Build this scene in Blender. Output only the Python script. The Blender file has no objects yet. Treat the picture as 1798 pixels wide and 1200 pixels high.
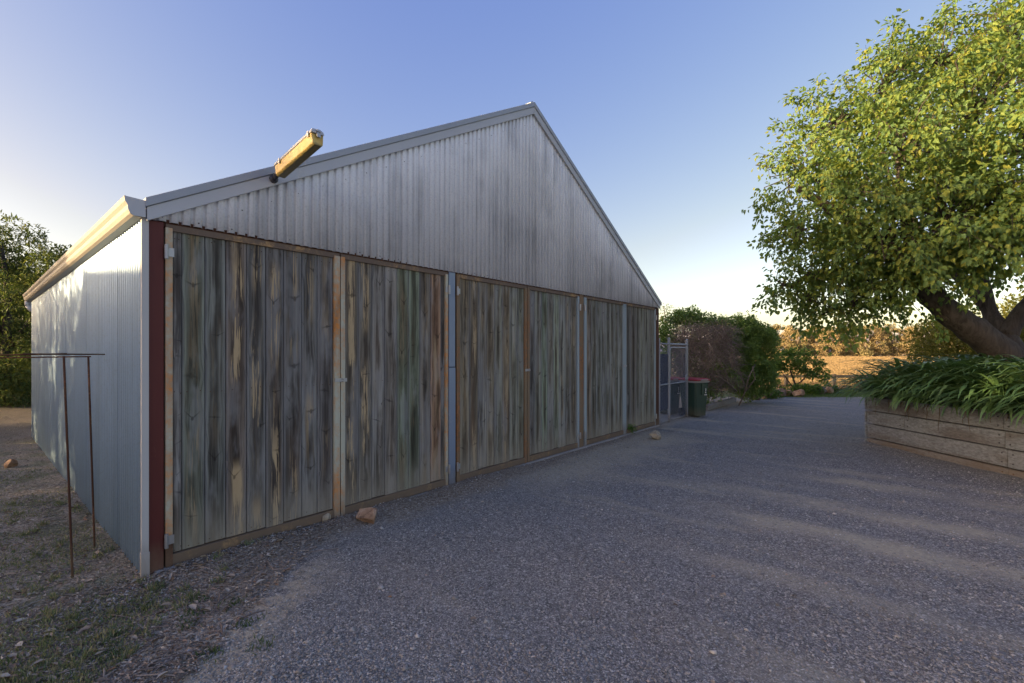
import bpy, math, random
import numpy as np
from mathutils import Vector, Matrix
R = math.radians
rng = np.random.default_rng(7)
random.seed(7)
scn = bpy.context.scene
COL = scn.collection

# ------------------------------------------------------------------ camera
F = 819.0; CX = 899.0; HY = 618.0; CH = 1.6          # focal length / horizon in photo pixels, eye height
cam = bpy.data.cameras.new('camera'); co = bpy.data.objects.new('camera', cam); COL.objects.link(co)
co.location = (0, 0, CH); co.rotation_euler = (R(90), 0, 0)
cam.sensor_width = 36; cam.lens = F/1798*36; cam.shift_y = 18/1798; cam.clip_end = 6000; cam.clip_start = .05
scn.camera = co

# ------------------------------------------------------------------ sky, sun, exposure
SUN_EL = R(7.5); SUN = Vector((-.95, -.31, 0)).normalized()
w = bpy.data.worlds.new('World'); scn.world = w; w.use_nodes = True
nt = w.node_tree; bg = nt.nodes['Background']
sky = nt.nodes.new('ShaderNodeTexSky'); sky.sky_type = 'NISHITA'; sky.sun_disc = False
sky.sun_elevation = SUN_EL; sky.sun_rotation = math.atan2(SUN.x, SUN.y) % (2*math.pi)
sky.air_density = .7; sky.dust_density = 2.0; sky.ozone_density = .5; sky.altitude = 200
sep = nt.nodes.new('ShaderNodeSeparateColor'); com = nt.nodes.new('ShaderNodeCombineColor'); nt.links.new(sky.outputs[0], sep.inputs[0])
SKY_K = .28                                            # photographic tone curve per channel, the same over the whole dome
for ch, (gain, gam, lin, pw_) in enumerate(((.565, 1.12, .62, 1.15), (.425, .94, .49, 1.25), (.325, .33, .41, 1.45))):
    a_ = nt.nodes.new('ShaderNodeMath'); a_.operation = 'MULTIPLY'; a_.inputs[1].default_value = SKY_K; nt.links.new(sep.outputs[ch], a_.inputs[0])
    b_ = nt.nodes.new('ShaderNodeMath'); b_.operation = 'POWER'; b_.inputs[1].default_value = gam; nt.links.new(a_.outputs[0], b_.inputs[0])
    c_ = nt.nodes.new('ShaderNodeMath'); c_.operation = 'MULTIPLY'; c_.inputs[1].default_value = gain/SKY_K; nt.links.new(b_.outputs[0], c_.inputs[0])
    d_ = nt.nodes.new('ShaderNodeMath'); d_.operation = 'POWER'; d_.inputs[1].default_value = pw_; nt.links.new(a_.outputs[0], d_.inputs[0])
    f_ = nt.nodes.new('ShaderNodeMath'); f_.operation = 'MULTIPLY'; f_.inputs[1].default_value = lin/SKY_K; nt.links.new(d_.outputs[0], f_.inputs[0])
    e_ = nt.nodes.new('ShaderNodeMath'); e_.operation = 'MAXIMUM'; nt.links.new(c_.outputs[0], e_.inputs[0]); nt.links.new(f_.outputs[0], e_.inputs[1])
    nt.links.new(e_.outputs[0], com.inputs[ch])
nt.links.new(com.outputs[0], bg.inputs[0]); bg.inputs[1].default_value = 0.15
sl = bpy.data.lights.new('sun', 'SUN'); sl.energy = 2.3; sl.angle = R(.5); sl.color = (1, .71, .38)
so = bpy.data.objects.new('sun', sl); COL.objects.link(so)
sdir = Vector((SUN.x*math.cos(SUN_EL), SUN.y*math.cos(SUN_EL), math.sin(SUN_EL)))
so.rotation_euler = (-sdir).to_track_quat('-Z', 'Y').to_euler(); so.location = (-20, -8, 12)
scn.view_settings.view_transform = 'Standard'; scn.view_settings.look = 'None'
scn.view_settings.gamma = 1; scn.view_settings.use_curve_mapping = False
scn.view_settings.exposure = 2.44
scn.render.engine = 'CYCLES'

# ------------------------------------------------------------------ pixel helpers (photo is 1798 x 1200)
AX, AY = -2.62, 3.33                     # near corner of the shed
UX, UY = .6485, .7612                    # along the door front
NX, NY = .7612, -.6485                   # out of the door front
def P(px, py, Y): return Vector(((px-CX)/F*Y, Y, CH+(HY-py)/F*Y))
def G(px, py, z=0.0):
    Y = F*(CH-z)/(py-HY); return Vector(((px-CX)/F*Y, Y, z))
def T(px):
    r = (px-CX)/F; return (AX-AY*r)/(UY*r-UX)

# ------------------------------------------------------------------ object helpers
def link(o, parent=None):
    COL.objects.link(o)
    if parent: o.parent = parent
    return o
def tag(o, label=None, cat=None, group=None, kind=None):
    if label: o['label'] = label
    if cat: o['category'] = cat
    if group: o['group'] = group
    if kind: o['kind'] = kind
    return o
def empty(name, loc=(0,0,0), rz=0, parent=None):
    o = bpy.data.objects.new(name, None); o.location = loc; o.rotation_euler = (0,0,rz); o.empty_display_size = .2
    return link(o, parent)
def np_mesh(name, V, Fq, smooth=False):
    V = np.asarray(V, dtype=np.float32).reshape(-1,3); Fq = np.asarray(Fq, dtype=np.int32)
    k = Fq.shape[1]; m = bpy.data.meshes.new(name)
    m.vertices.add(len(V)); m.vertices.foreach_set('co', V.ravel())
    m.loops.add(Fq.size); m.loops.foreach_set('vertex_index', Fq.ravel())
    m.polygons.add(len(Fq)); m.polygons.foreach_set('loop_start', np.arange(0, Fq.size, k, dtype=np.int32))
    m.polygons.foreach_set('loop_total', np.full(len(Fq), k, dtype=np.int32))
    if smooth: m.polygons.foreach_set('use_smooth', np.ones(len(Fq), dtype=bool))
    m.update(calc_edges=True); m.validate()
    return m
def mobj(name, mesh, mat, parent=None, loc=(0,0,0)):
    o = bpy.data.objects.new(name, mesh)
    if mat is not None and len(mesh.materials) == 0: mesh.materials.append(mat)
    o.location = loc
    return link(o, parent)
class MB:
    def __init__(s): s.v = []; s.f = []
    def add(s, vs, fs):
        n = len(s.v); s.v += [tuple(v) for v in vs]; s.f += [tuple(i+n for i in f) for f in fs]; return s
    def box(s, x0, x1, y0, y1, z0, z1):
        return s.add([(x0,y0,z0),(x1,y0,z0),(x1,y1,z0),(x0,y1,z0),(x0,y0,z1),(x1,y0,z1),(x1,y1,z1),(x0,y1,z1)],
                     [(0,3,2,1),(4,5,6,7),(0,1,5,4),(1,2,6,5),(2,3,7,6),(3,0,4,7)])
    def prism(s, prof, a, b, axis='y'):
        """closed profile (list of 2-tuples) swept from a to b along axis; profile in the other two axes"""
        n = len(prof)
        def pt(p, t):
            return {'x':(t,p[0],p[1]), 'y':(p[0],t,p[1]), 'z':(p[0],p[1],t)}[axis]
        vs = [pt(p,a) for p in prof]+[pt(p,b) for p in prof]
        fs = [(i,(i+1)%n,(i+1)%n+n,i+n) for i in range(n)] + [tuple(range(n-1,-1,-1)), tuple(range(n,2*n))]
        return s.add(vs, fs)
    def tube(s, pts, rad, n=6, cap=True):
        pts = [Vector(p) for p in pts]; m = len(pts)
        if not hasattr(rad, '__len__'): rad = [rad]*m
        vs = []; up = None
        for i, p in enumerate(pts):
            d = (pts[min(i+1,m-1)]-pts[max(i-1,0)]).normalized()
            if up is None:
                up = Vector((0,0,1)) if abs(d.z) < .9 else Vector((1,0,0))
            a = d.cross(up).normalized(); b = a.cross(d).normalized(); up = b
            for k in range(n):
                t = 2*math.pi*k/n; vs.append(p+(a*math.cos(t)+b*math.sin(t))*rad[i])
        fs = [(i*n+k, i*n+(k+1)%n, (i+1)*n+(k+1)%n, (i+1)*n+k) for i in range(m-1) for k in range(n)]
        if cap: fs += [tuple(range(n-1,-1,-1)), tuple(range((m-1)*n, m*n))]
        return s.add(vs, fs)
    def mesh(s, name, smooth=False):
        m = bpy.data.meshes.new(name); m.from_pydata(s.v, [], s.f); m.update()
        if smooth: m.polygons.foreach_set('use_smooth', [True]*len(m.polygons))
        return m
    def build(s, name, mat, parent=None, smooth=False, bevel=0, loc=(0,0,0)):
        o = mobj(name, s.mesh(name, smooth), mat, parent, loc)
        if bevel:
            b = o.modifiers.new('bevel', 'BEVEL'); b.width = bevel; b.segments = 2; b.limit_method = 'ANGLE'
        return o

# ------------------------------------------------------------------ material helpers
def new_mat(name, rough=.8, metal=0.0, spec=.3):
    m = bpy.data.materials.new(name); m.use_nodes = True; b = m.node_tree.nodes['Principled BSDF']
    b.inputs['Roughness'].default_value = rough; b.inputs['Metallic'].default_value = metal
    b.inputs['Specular IOR Level'].default_value = spec
    return m, m.node_tree, b
def nd(nt, typ, ins=None, **props):
    n = nt.nodes.new(typ)
    for k, v in props.items(): setattr(n, k, v)
    for k, v in (ins or {}).items():
        if isinstance(v, bpy.types.NodeSocket): nt.links.new(v, n.inputs[k])
        else: n.inputs[k].default_value = v
    return n
def M(nt, op, a, b=0.0, c=None, clamp=False):
    i = {0:a, 1:b}
    if c is not None: i[2] = c
    return nd(nt, 'ShaderNodeMath', i, operation=op, use_clamp=clamp).outputs[0]
def SS(nt, x, lo, hi):
    return nd(nt, 'ShaderNodeMapRange', {0:x, 1:lo, 2:hi, 3:0.0, 4:1.0}, interpolation_type='SMOOTHSTEP').outputs[0]
def MIX(nt, f, a, b, blend='MIX'):
    def c(v): return v if isinstance(v, bpy.types.NodeSocket) else (tuple(v)+(1,) if len(v) == 3 else v)
    return nd(nt, 'ShaderNodeMix', {0:f, 6:c(a), 7:c(b)}, data_type='RGBA', blend_type=blend).outputs[2]
def NZ(nt, vec, scale=1.0, detail=3.0, rough=.5, dist=0.0, dim='3D'):
    i = {'Scale':scale, 'Detail':detail, 'Roughness':rough, 'Distortion':dist}
    if vec is not None: i['Vector'] = vec
    return nd(nt, 'ShaderNodeTexNoise', i, noise_dimensions=dim).outputs[0]
def RAMP(nt, fac, stops):
    n = nd(nt, 'ShaderNodeValToRGB', {0:fac}); e = n.color_ramp.elements
    while len(e) < len(stops): e.new(.5)
    for k, (p, c) in enumerate(stops):
        e[k].position = p; e[k].color = tuple(c)+(1,) if len(c) == 3 else c
    return n.outputs[0]
def VSC(nt, vec, s):
    return nd(nt, 'ShaderNodeVectorMath', {0:vec, 1:s}, operation='MULTIPLY').outputs[0]
def VADD(nt, vec, s):
    return nd(nt, 'ShaderNodeVectorMath', {0:vec, 1:s}, operation='ADD').outputs[0]
def XYZ(nt, vec):
    return nd(nt, 'ShaderNodeSeparateXYZ', {0:vec}).outputs
def COMB(nt, x, y, z): return nd(nt, 'ShaderNodeCombineXYZ', {0:x, 1:y, 2:z}).outputs[0]
def OBJC(nt): return nd(nt, 'ShaderNodeTexCoord').outputs['Object']
def POS(nt): return nd(nt, 'ShaderNodeNewGeometry').outputs['Position']
def ISL(nt): return nd(nt, 'ShaderNodeNewGeometry').outputs['Random Per Island']
def OATT(nt, name): return nd(nt, 'ShaderNodeAttribute', attribute_type='OBJECT', attribute_name=name).outputs['Fac']
def BUMP(nt, b, h, strength=.3, dist=.01):
    n = nd(nt, 'ShaderNodeBump', {'Height':h, 'Strength':strength, 'Distance':dist}); nt.links.new(n.outputs[0], b.inputs['Normal'])
def COLR(nt, b, c): nt.links.new(c, b.inputs['Base Color'])

# ---- corrugated steel
def mat_steel(name, base, dark, stain, rough=.45, metal=.55):
    m, nt, b = new_mat(name, rough, metal, .4)
    p = OBJC(nt); seed = OATT(nt, 'seed')
    pw = POS(nt)
    s1 = NZ(nt, VSC(nt, pw, (5.0, 5.0, .35)), 1.0, 4, .6)
    s2 = NZ(nt, VSC(nt, pw, (26.0, 26.0, .5)), 1.0, 3, .6)
    s3 = NZ(nt, pw, 1.3, 4, .6)
    f = M(nt, 'ADD', M(nt, 'MULTIPLY', s1, .6), M(nt, 'MULTIPLY', s2, .4))
    f = SS(nt, M(nt, 'ADD', f, M(nt, 'MULTIPLY', M(nt, 'SUBTRACT', s3, .5), .5)), .43, .74)
    f = M(nt, 'MULTIPLY', f, stain)
    c = MIX(nt, f, base, dark)
    sp = NZ(nt, pw, 60, 2, .5)
    c = MIX(nt, M(nt, 'MULTIPLY', SS(nt, sp, .45, .75), .18), c, (.2,.2,.21))
    sh = M(nt, 'ADD', .94, M(nt, 'MULTIPLY', OATT(nt, 'tone'), .12))
    c = MIX(nt, 1.0, c, COMB(nt, sh, sh, sh), 'MULTIPLY')
    COLR(nt, b, c)
    nt.links.new(M(nt, 'ADD', rough-.08, M(nt, 'MULTIPLY', s3, .25)), b.inputs['Roughness'])
    return m
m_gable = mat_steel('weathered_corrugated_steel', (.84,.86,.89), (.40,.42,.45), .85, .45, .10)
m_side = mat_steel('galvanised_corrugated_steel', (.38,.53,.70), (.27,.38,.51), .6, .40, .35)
m_roofst = mat_steel('roof_steel', (.36,.38,.40), (.2,.21,.23), .6, .5, .4)
def mat_paint(name, col, rust=(.16,.055,.02), amt=.5, rough=.6, scale=5.0, metal=0.0, splash=.55):
    m, nt, b = new_mat(name, rough, metal, .35)
    pw = VADD(nt, OBJC(nt), COMB(nt, M(nt,'MULTIPLY',OATT(nt,'seed'),13.7), 0.0, M(nt,'MULTIPLY',OATT(nt,'seed'),7.1)))
    a = NZ(nt, VSC(nt, pw, (1,1,.35)), scale, 5, .65); g = NZ(nt, pw, scale*9, 4, .7)
    f = SS(nt, M(nt,'ADD', M(nt,'MULTIPLY',a,.75), M(nt,'MULTIPLY',g,.3)), .70-.34*amt, .84-.2*amt)
    c = MIX(nt, M(nt,'MULTIPLY',NZ(nt,pw,2.5,2),.5), col, tuple(x*.72 for x in col))
    r = MIX(nt, SS(nt,g,.35,.65), rust, tuple(min(1,x*2.0) for x in rust))
    c = MIX(nt, f, c, r)
    wz = XYZ(nt, POS(nt))[2]; mud = M(nt,'MULTIPLY', SS(nt, M(nt,'ADD', wz, M(nt,'MULTIPLY', M(nt,'SUBTRACT',a,.5), .5)), .30, .02), splash)
    c = MIX(nt, mud, c, (.20,.145,.09))
    COLR(nt, b, c); BUMP(nt, b, g, .15, .004)
    return m
m_trim = mat_paint('pale_corner_trim_paint', (.52,.52,.50), (.3,.2,.1), .12)
m_fascia = mat_paint('grey_barge_steel', (.50,.52,.54), (.30,.29,.27), .25, .5)
m_cap = mat_paint('blue_grey_barge_cap', (.36,.395,.44), (.27,.27,.27), .2, .45)
m_gutter = mat_paint('dusty_cream_gutter', (.36,.335,.29), (.2,.17,.13), .2, .5)
m_red = mat_paint('red_oxide_paint', (.11,.022,.018), (.16,.07,.045), .15, .55)
m_galv = mat_paint('galvanised_post', (.25,.31,.40), (.17,.19,.22), .45, .5, 6, .3)
m_rail = mat_paint('brown_rusted_rail', (.17,.125,.09), (.24,.15,.065), .55, .85, 4)
m_rust = mat_paint('dark_rust', (.085,.038,.022), (.14,.06,.03), .5, .9)
m_stile = mat_paint('peeling_pale_blue_paint', (.52,.52,.40), (.30,.115,.022), .82, .7, 2.2)
m_stileb = mat_paint('faded_blue_paint', (.34,.41,.43), (.24,.12,.05), .35, .7, 2.2)
m_stiler = mat_paint('rusted_stile', (.24,.17,.10), (.17,.07,.025), .7, .8, 2.5)
m_zinc = mat_paint('zinc_hardware', (.42,.43,.44), (.2,.13,.08), .35, .45, 12, .6)
m_white = mat_paint('white_plastic', (.7,.7,.68), (.5,.48,.44), .1, .5)
m_conc = mat_paint('pale_concrete', (.36,.35,.33), (.2,.17,.14), .45, .9, 6, splash=.12)
m_dark, _, b_ = new_mat('dark_interior', .9); b_.inputs['Base Color'].default_value = (.02,.02,.02,1)
m_screw, _, b_ = new_mat('screw_head', .5, .5); b_.inputs['Base Color'].default_value = (.09,.09,.1,1)
m_mesh, _, b_ = new_mat('chain_wire', .5, .4); b_.inputs['Base Color'].default_value = (.34,.35,.37,1)
m_pipe = mat_paint('grey_galvanised_pipe', (.32,.34,.37), (.2,.2,.2), .2, .5, 8, .35)

# ---- weathered planks
def mat_plank():
    m, nt, b = new_mat('weathered_pine_plank', .85, 0, .22)
    p = OBJC(nt); seed = OATT(nt,'seed'); yel = OATT(nt,'yellow'); W = OATT(nt,'width')
    x, y, z = XYZ(nt, p)
    xc = M(nt,'SUBTRACT', x, M(nt,'MULTIPLY',W,.5))
    off = M(nt,'MULTIPLY',seed,37.3)
    # knots: whorls along the board, each an upward chevron of branch scars
    kv = COMB(nt, M(nt,'ADD', M(nt,'MULTIPLY',xc,2.6), off), M(nt,'ADD',M(nt,'MULTIPLY',z,1.75),M(nt,'MULTIPLY',seed,91.7)), 0.0)
    vn = nd(nt,'ShaderNodeTexVoronoi',{'Vector':kv,'Scale':1.0,'Randomness':.75}, voronoi_dimensions='2D', feature='F1')
    dv = nd(nt,'ShaderNodeVectorMath',{0:kv,1:vn.outputs['Position']},operation='SUBTRACT').outputs[0]
    _, kz, _ = XYZ(nt, dv)
    kz = M(nt,'MULTIPLY',kz,.571)                                     # metres from the whorl
    cr = XYZ(nt, vn.outputs['Color'])
    kx = M(nt,'SUBTRACT', xc, M(nt,'MULTIPLY', M(nt,'SUBTRACT',cr[0],.5), .07))
    akx = M(nt,'ABSOLUTE',kx)
    slope = M(nt,'ADD', M(nt,'SUBTRACT', M(nt,'MULTIPLY',cr[1],2.2), .7), M(nt,'MULTIPLY', M(nt,'SIGN',kx), M(nt,'SUBTRACT',cr[0],.5)))
    wing = M(nt,'ABSOLUTE', M(nt,'SUBTRACT', kz, M(nt,'MULTIPLY',akx,slope)))
    wob = NZ(nt, p, 40, 2)
    wth = M(nt,'ADD', .004, M(nt,'MULTIPLY', M(nt,'MULTIPLY',cr[2],wob), .024))
    wing = M(nt,'MULTIPLY', M(nt,'SUBTRACT',1.0, M(nt,'DIVIDE',wing,wth), clamp=True), SS(nt, akx, .065, .012))
    kd = nd(nt,'ShaderNodeVectorMath',{0:COMB(nt, kx, M(nt,'MULTIPLY',kz,.6), 0.0)},operation='LENGTH').outputs['Value']
    kdist = M(nt,'MULTIPLY', M(nt,'ADD',.5,wob), M(nt,'ADD',.006,M(nt,'MULTIPLY',cr[2],.012)))
    spot = M(nt,'SUBTRACT',1.0, M(nt,'DIVIDE',kd, kdist), clamp=True)
    kn = M(nt,'MAXIMUM', wing, M(nt,'MULTIPLY',spot,2.0,clamp=True), clamp=True)
    kn = M(nt,'MULTIPLY', kn, SS(nt, cr[1], .12, .3))
    # grain that flows round the whorl
    bend = M(nt,'MULTIPLY', M(nt,'POWER', 2.718, M(nt,'MULTIPLY', M(nt,'MULTIPLY',kz,kz), -90.0)), kx)
    gx = M(nt,'ADD', M(nt,'SUBTRACT', x, M(nt,'MULTIPLY',bend,.22)), M(nt,'MULTIPLY', NZ(nt, COMB(nt,x,off,M(nt,'MULTIPLY',z,1.2)),1.5,2), .022))
    gv = COMB(nt, M(nt,'ADD',gx,off), 0.0, M(nt,'ADD',M(nt,'MULTIPLY',z,.022),seed))
    g1 = NZ(nt, gv, 95, 4, .62); g2 = NZ(nt, gv, 26, 3, .5)
    big = NZ(nt, COMB(nt, M(nt,'MULTIPLY',x,5.0), off, M(nt,'MULTIPLY',z,1.3)), 1.0, 4, .6)
    col = nd(nt,'ShaderNodeObjectInfo').outputs['Color']
    c = MIX(nt, M(nt,'MULTIPLY',SS(nt,g2,.3,.7),.9), MIX(nt,1.0,col,(.42,.40,.40),'MULTIPLY'), MIX(nt,1.0,col,(1.45,1.45,1.45),'MULTIPLY'))
    c = MIX(nt, M(nt,'MULTIPLY',SS(nt,g1,.50,.66),.75), c, MIX(nt,1.0,c,(.26,.24,.23),'MULTIPLY'))
    c = MIX(nt, M(nt,'MULTIPLY',SS(nt,g1,.46,.30),.4), c, MIX(nt,1.0,c,(1.7,1.68,1.62),'MULTIPLY'))
    # darker heart band
    wav = M(nt,'MULTIPLY', M(nt,'SUBTRACT', NZ(nt, COMB(nt,off,seed,z),1.6,2), .5), .09)
    hb = M(nt,'ABSOLUTE', M(nt,'SUBTRACT', xc, wav))
    hb = M(nt,'MULTIPLY', SS(nt, hb, .05, .012), SS(nt, big, .38, .6))
    c = MIX(nt, M(nt,'MULTIPLY',hb,.85), c, MIX(nt,1.0,c,(.36,.30,.27),'MULTIPLY'))
    ed = SS(nt, M(nt,'ABSOLUTE',xc), M(nt,'MULTIPLY',W,.34), M(nt,'MULTIPLY',W,.48)); c = MIX(nt, M(nt,'MULTIPLY',ed,.35), c, (.27,.275,.27))
    # blotches: silver weathering and brown tannin
    c = MIX(nt, M(nt,'MULTIPLY',SS(nt,big,.5,.36),.4), c, (.30,.30,.29))
    br = NZ(nt, COMB(nt, M(nt,'ADD',M(nt,'MULTIPLY',x,9.0),7.0), off, M(nt,'MULTIPLY',z,.9)), 1.0, 4, .6)
    c = MIX(nt, M(nt,'MULTIPLY',SS(nt,br,.52,.72),M(nt,'ADD',.25,M(nt,'MULTIPLY',OATT(nt,'rust'),.6))), c, (.125,.062,.022))
    # raw yellow wood showing in split streaks
    yn = NZ(nt, COMB(nt, M(nt,'MULTIPLY',M(nt,'ADD',gx,off),11.0), 3.0, M(nt,'MULTIPLY',z,1.5)), 1.0, 5, .6)
    yb = M(nt,'ABSOLUTE', M(nt,'SUBTRACT', xc, M(nt,'MULTIPLY',wav,.7)))
    ym = M(nt,'MULTIPLY', SS(nt, M(nt,'ADD',yn,M(nt,'MULTIPLY',M(nt,'SUBTRACT',g1,.5),1.0)), .49, .56), SS(nt, yb, .052, .018))
    ylo = SS(nt, NZ(nt, COMB(nt, off, seed, M(nt,'MULTIPLY',z,.9)),1.3,1), .40, .56)
    c = MIX(nt, M(nt,'MULTIPLY',M(nt,'MULTIPLY',ym,ylo),yel,clamp=True), c, MIX(nt,g2,(.42,.26,.085),(.50,.37,.16)))
    hsv = nd(nt,'ShaderNodeHueSaturation',{'Saturation':.78,'Value':1.0,'Color':c}).outputs[0]; c = hsv
    c = MIX(nt, M(nt,'MULTIPLY',kn,.6), c, (.020,.016,.013))
    # pale splash-weathered foot of the boards
    foot = M(nt,'MULTIPLY', SS(nt, M(nt,'ADD',z,M(nt,'MULTIPLY',big,.35)), .62, .10), .55)
    c = MIX(nt, foot, c, (.36,.32,.235))
    COLR(nt, b, c)
    BUMP(nt, b, M(nt,'SUBTRACT', g1, M(nt,'MULTIPLY',kn,.6)), .55, .006)
    return m
m_plank = mat_plank()

def mat_sleeper():
    m, nt, b = new_mat('grey_hardwood_sleeper', .85, 0, .2)
    p = OBJC(nt); seed = OATT(nt,'seed')
    q = VADD(nt, p, COMB(nt, M(nt,'MULTIPLY',seed,11.0), M(nt,'MULTIPLY',seed,5.0), M(nt,'MULTIPLY',seed,23.0)))
    g = NZ(nt, VSC(nt, q, (20,1.0,45)), 1.0, 5, .65); big = NZ(nt, VSC(nt, q, (1,1.4,5)), 1.0, 3)
    c = RAMP(nt, g, [(.25,(.118,.130,.138)),(.5,(.235,.258,.272)),(.75,(.36,.39,.405))])
    c = MIX(nt, M(nt,'MULTIPLY',SS(nt,big,.45,.68),.55), c, (.115,.085,.062))
    c = MIX(nt, M(nt,'MULTIPLY',OATT(nt,'rust'),.6), c, (.21,.155,.10))
    cr = NZ(nt, VSC(nt, q, (10,1.6,130)), 1.0, 3, .6)
    c = MIX(nt, SS(nt,cr,.66,.72), c, (.03,.026,.024))
    COLR(nt, b, c); BUMP(nt, b, g, .5, .006)
    return m
m_sleeper = mat_sleeper()

def mat_leaf(name, cols, trans=.35, rough=.5, spec=.35, vary=.5):
    m = bpy.data.materials.new(name); m.use_nodes = True; nt = m.node_tree; b = nt.nodes['Principled BSDF']
    b.inputs['Roughness'].default_value = rough; b.inputs['Specular IOR Level'].default_value = spec
    r = ISL(nt)
    n = len(cols); c = RAMP(nt, r, [(i/(n-1) if n > 1 else 0, k) for i, k in enumerate(cols)])
    z = NZ(nt, POS(nt), 1.4, 3)
    c = MIX(nt, SS(nt, z, .35, .65), MIX(nt,1.0,c,(1-vary*.45,1-vary*.4,1-vary*.4),'MULTIPLY'), c)
    COLR(nt, b, c)
    tr = nd(nt,'ShaderNodeBsdfTranslucent',{0:MIX(nt,1.0,c,(1.5,1.45,.7),'MULTIPLY')})
    mx = nd(nt,'ShaderNodeMixShader',{0:trans,1:b.outputs[0],2:tr.outputs[0]})
    nt.links.new(mx.outputs[0], nt.nodes['Material Output'].inputs[0])
    return m
m_leaf = mat_leaf('broad_green_leaf', [(.125,.22,.09),(.15,.24,.085),(.18,.26,.065),(.25,.27,.05)], .42, .55, .25, .3)
m_conif = mat_leaf('feathery_dark_green_leaf', [(.09,.14,.05),(.12,.165,.055),(.165,.18,.06)], .3, .6, .2, .8)
m_bush = mat_leaf('dense_bush_leaf', [(.14,.24,.075),(.18,.29,.08),(.24,.33,.095)], .3, .5, .3, .7)
m_small = mat_leaf('fresh_green_leaf', [(.08,.17,.04),(.11,.20,.045),(.14,.23,.055)], .4, .5, .3)
m_agap = mat_leaf('strap_leaf', [(.09,.18,.075),(.115,.22,.08),(.14,.25,.09),(.18,.265,.10)], .2, .38, .5, .5)
m_agdead = mat_leaf('dry_strap_leaf', [(.16,.12,.05),(.12,.08,.03)], .2, .7, .2)
m_gum = mat_leaf('gum_leaf', [(.30,.245,.135),(.36,.285,.155),(.42,.32,.165)], .2, .6, .2, .9)
m_gumg = mat_leaf('olive_gum_leaf', [(.22,.205,.11),(.27,.235,.125),(.31,.255,.13)], .2, .6, .2, .9)
m_yell = mat_leaf('yellow_green_leaf', [(.12,.14,.03),(.15,.16,.035),(.19,.18,.04)], .45, .5, .3)
m_grass = mat_leaf('grass_blade', [(.16,.23,.115),(.21,.255,.13),(.31,.30,.17),(.44,.39,.26)], .25, .6, .2)
m_tuft = mat_leaf('green_tuft', [(.07,.12,.045),(.10,.15,.055),(.13,.17,.07)], .25, .6, .2)
m_litter = mat_leaf('dry_leaf_litter', [(.15,.115,.085),(.25,.20,.155),(.37,.31,.24),(.52,.47,.39),(.30,.17,.095)], .05, .8, .15, .2)
m_twig = mat_leaf('dead_twig', [(.16,.125,.105),(.25,.20,.17),(.36,.31,.26)], 0.0, .9, .1, .3)
def mat_bark(name, a, bcol, sc=(9,9,1.6)):
    m, nt, b = new_mat(name, .9, 0, .15); p = POS(nt)
    g = NZ(nt, VSC(nt, p, sc), 1.6, 6, .7, 1.0)
    COLR(nt, b, RAMP(nt, g, [(.3,a),(.68,bcol)])); BUMP(nt, b, g, .9, .03); return m
m_bark = mat_bark('dark_furrowed_bark', (.030,.026,.023), (.105,.092,.080))
m_gumbark = mat_bark('pale_gum_bark', (.10,.08,.06), (.24,.19,.14), (2,2,.5))
m_greybr = mat_bark('pale_grey_branch', (.09,.075,.065), (.17,.145,.12))
def mat_rock(name, cols):
    m, nt, b = new_mat(name, .9, 0, .2); p = VADD(nt, OBJC(nt), COMB(nt, M(nt,'MULTIPLY',OATT(nt,'seed'),9.0),0.0,0.0))
    g = NZ(nt, p, 14, 6, .65); h = NZ(nt, p, 4.5, 3, .5)
    c = RAMP(nt, M(nt,'ADD',M(nt,'MULTIPLY',g,.55),M(nt,'MULTIPLY',h,.45)), [(.34,cols[0]),(.5,cols[1]),(.64,cols[2])])
    v = nd(nt,'ShaderNodeTexVoronoi',{'Vector':VADD(nt,p,VSC(nt,COMB(nt,g,h,g),(.1,.1,.1))),'Scale':7.0},feature='DISTANCE_TO_EDGE').outputs[0]
    c = MIX(nt, M(nt,'MULTIPLY',SS(nt,v,.035,.0),.6), c, (.05,.035,.025))
    COLR(nt, b, c); BUMP(nt, b, g, .8, .015); return m
m_rock_o = mat_rock('orange_brown_rock', [(.20,.125,.075),(.40,.26,.165),(.52,.41,.30)])
m_rock_t = mat_rock('tan_rock', [(.20,.165,.12),(.36,.31,.22),(.46,.41,.31)])
m_rock_g = mat_rock('brown_grey_rock', [(.10,.075,.06),(.2,.145,.11),(.3,.24,.19)])

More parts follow.
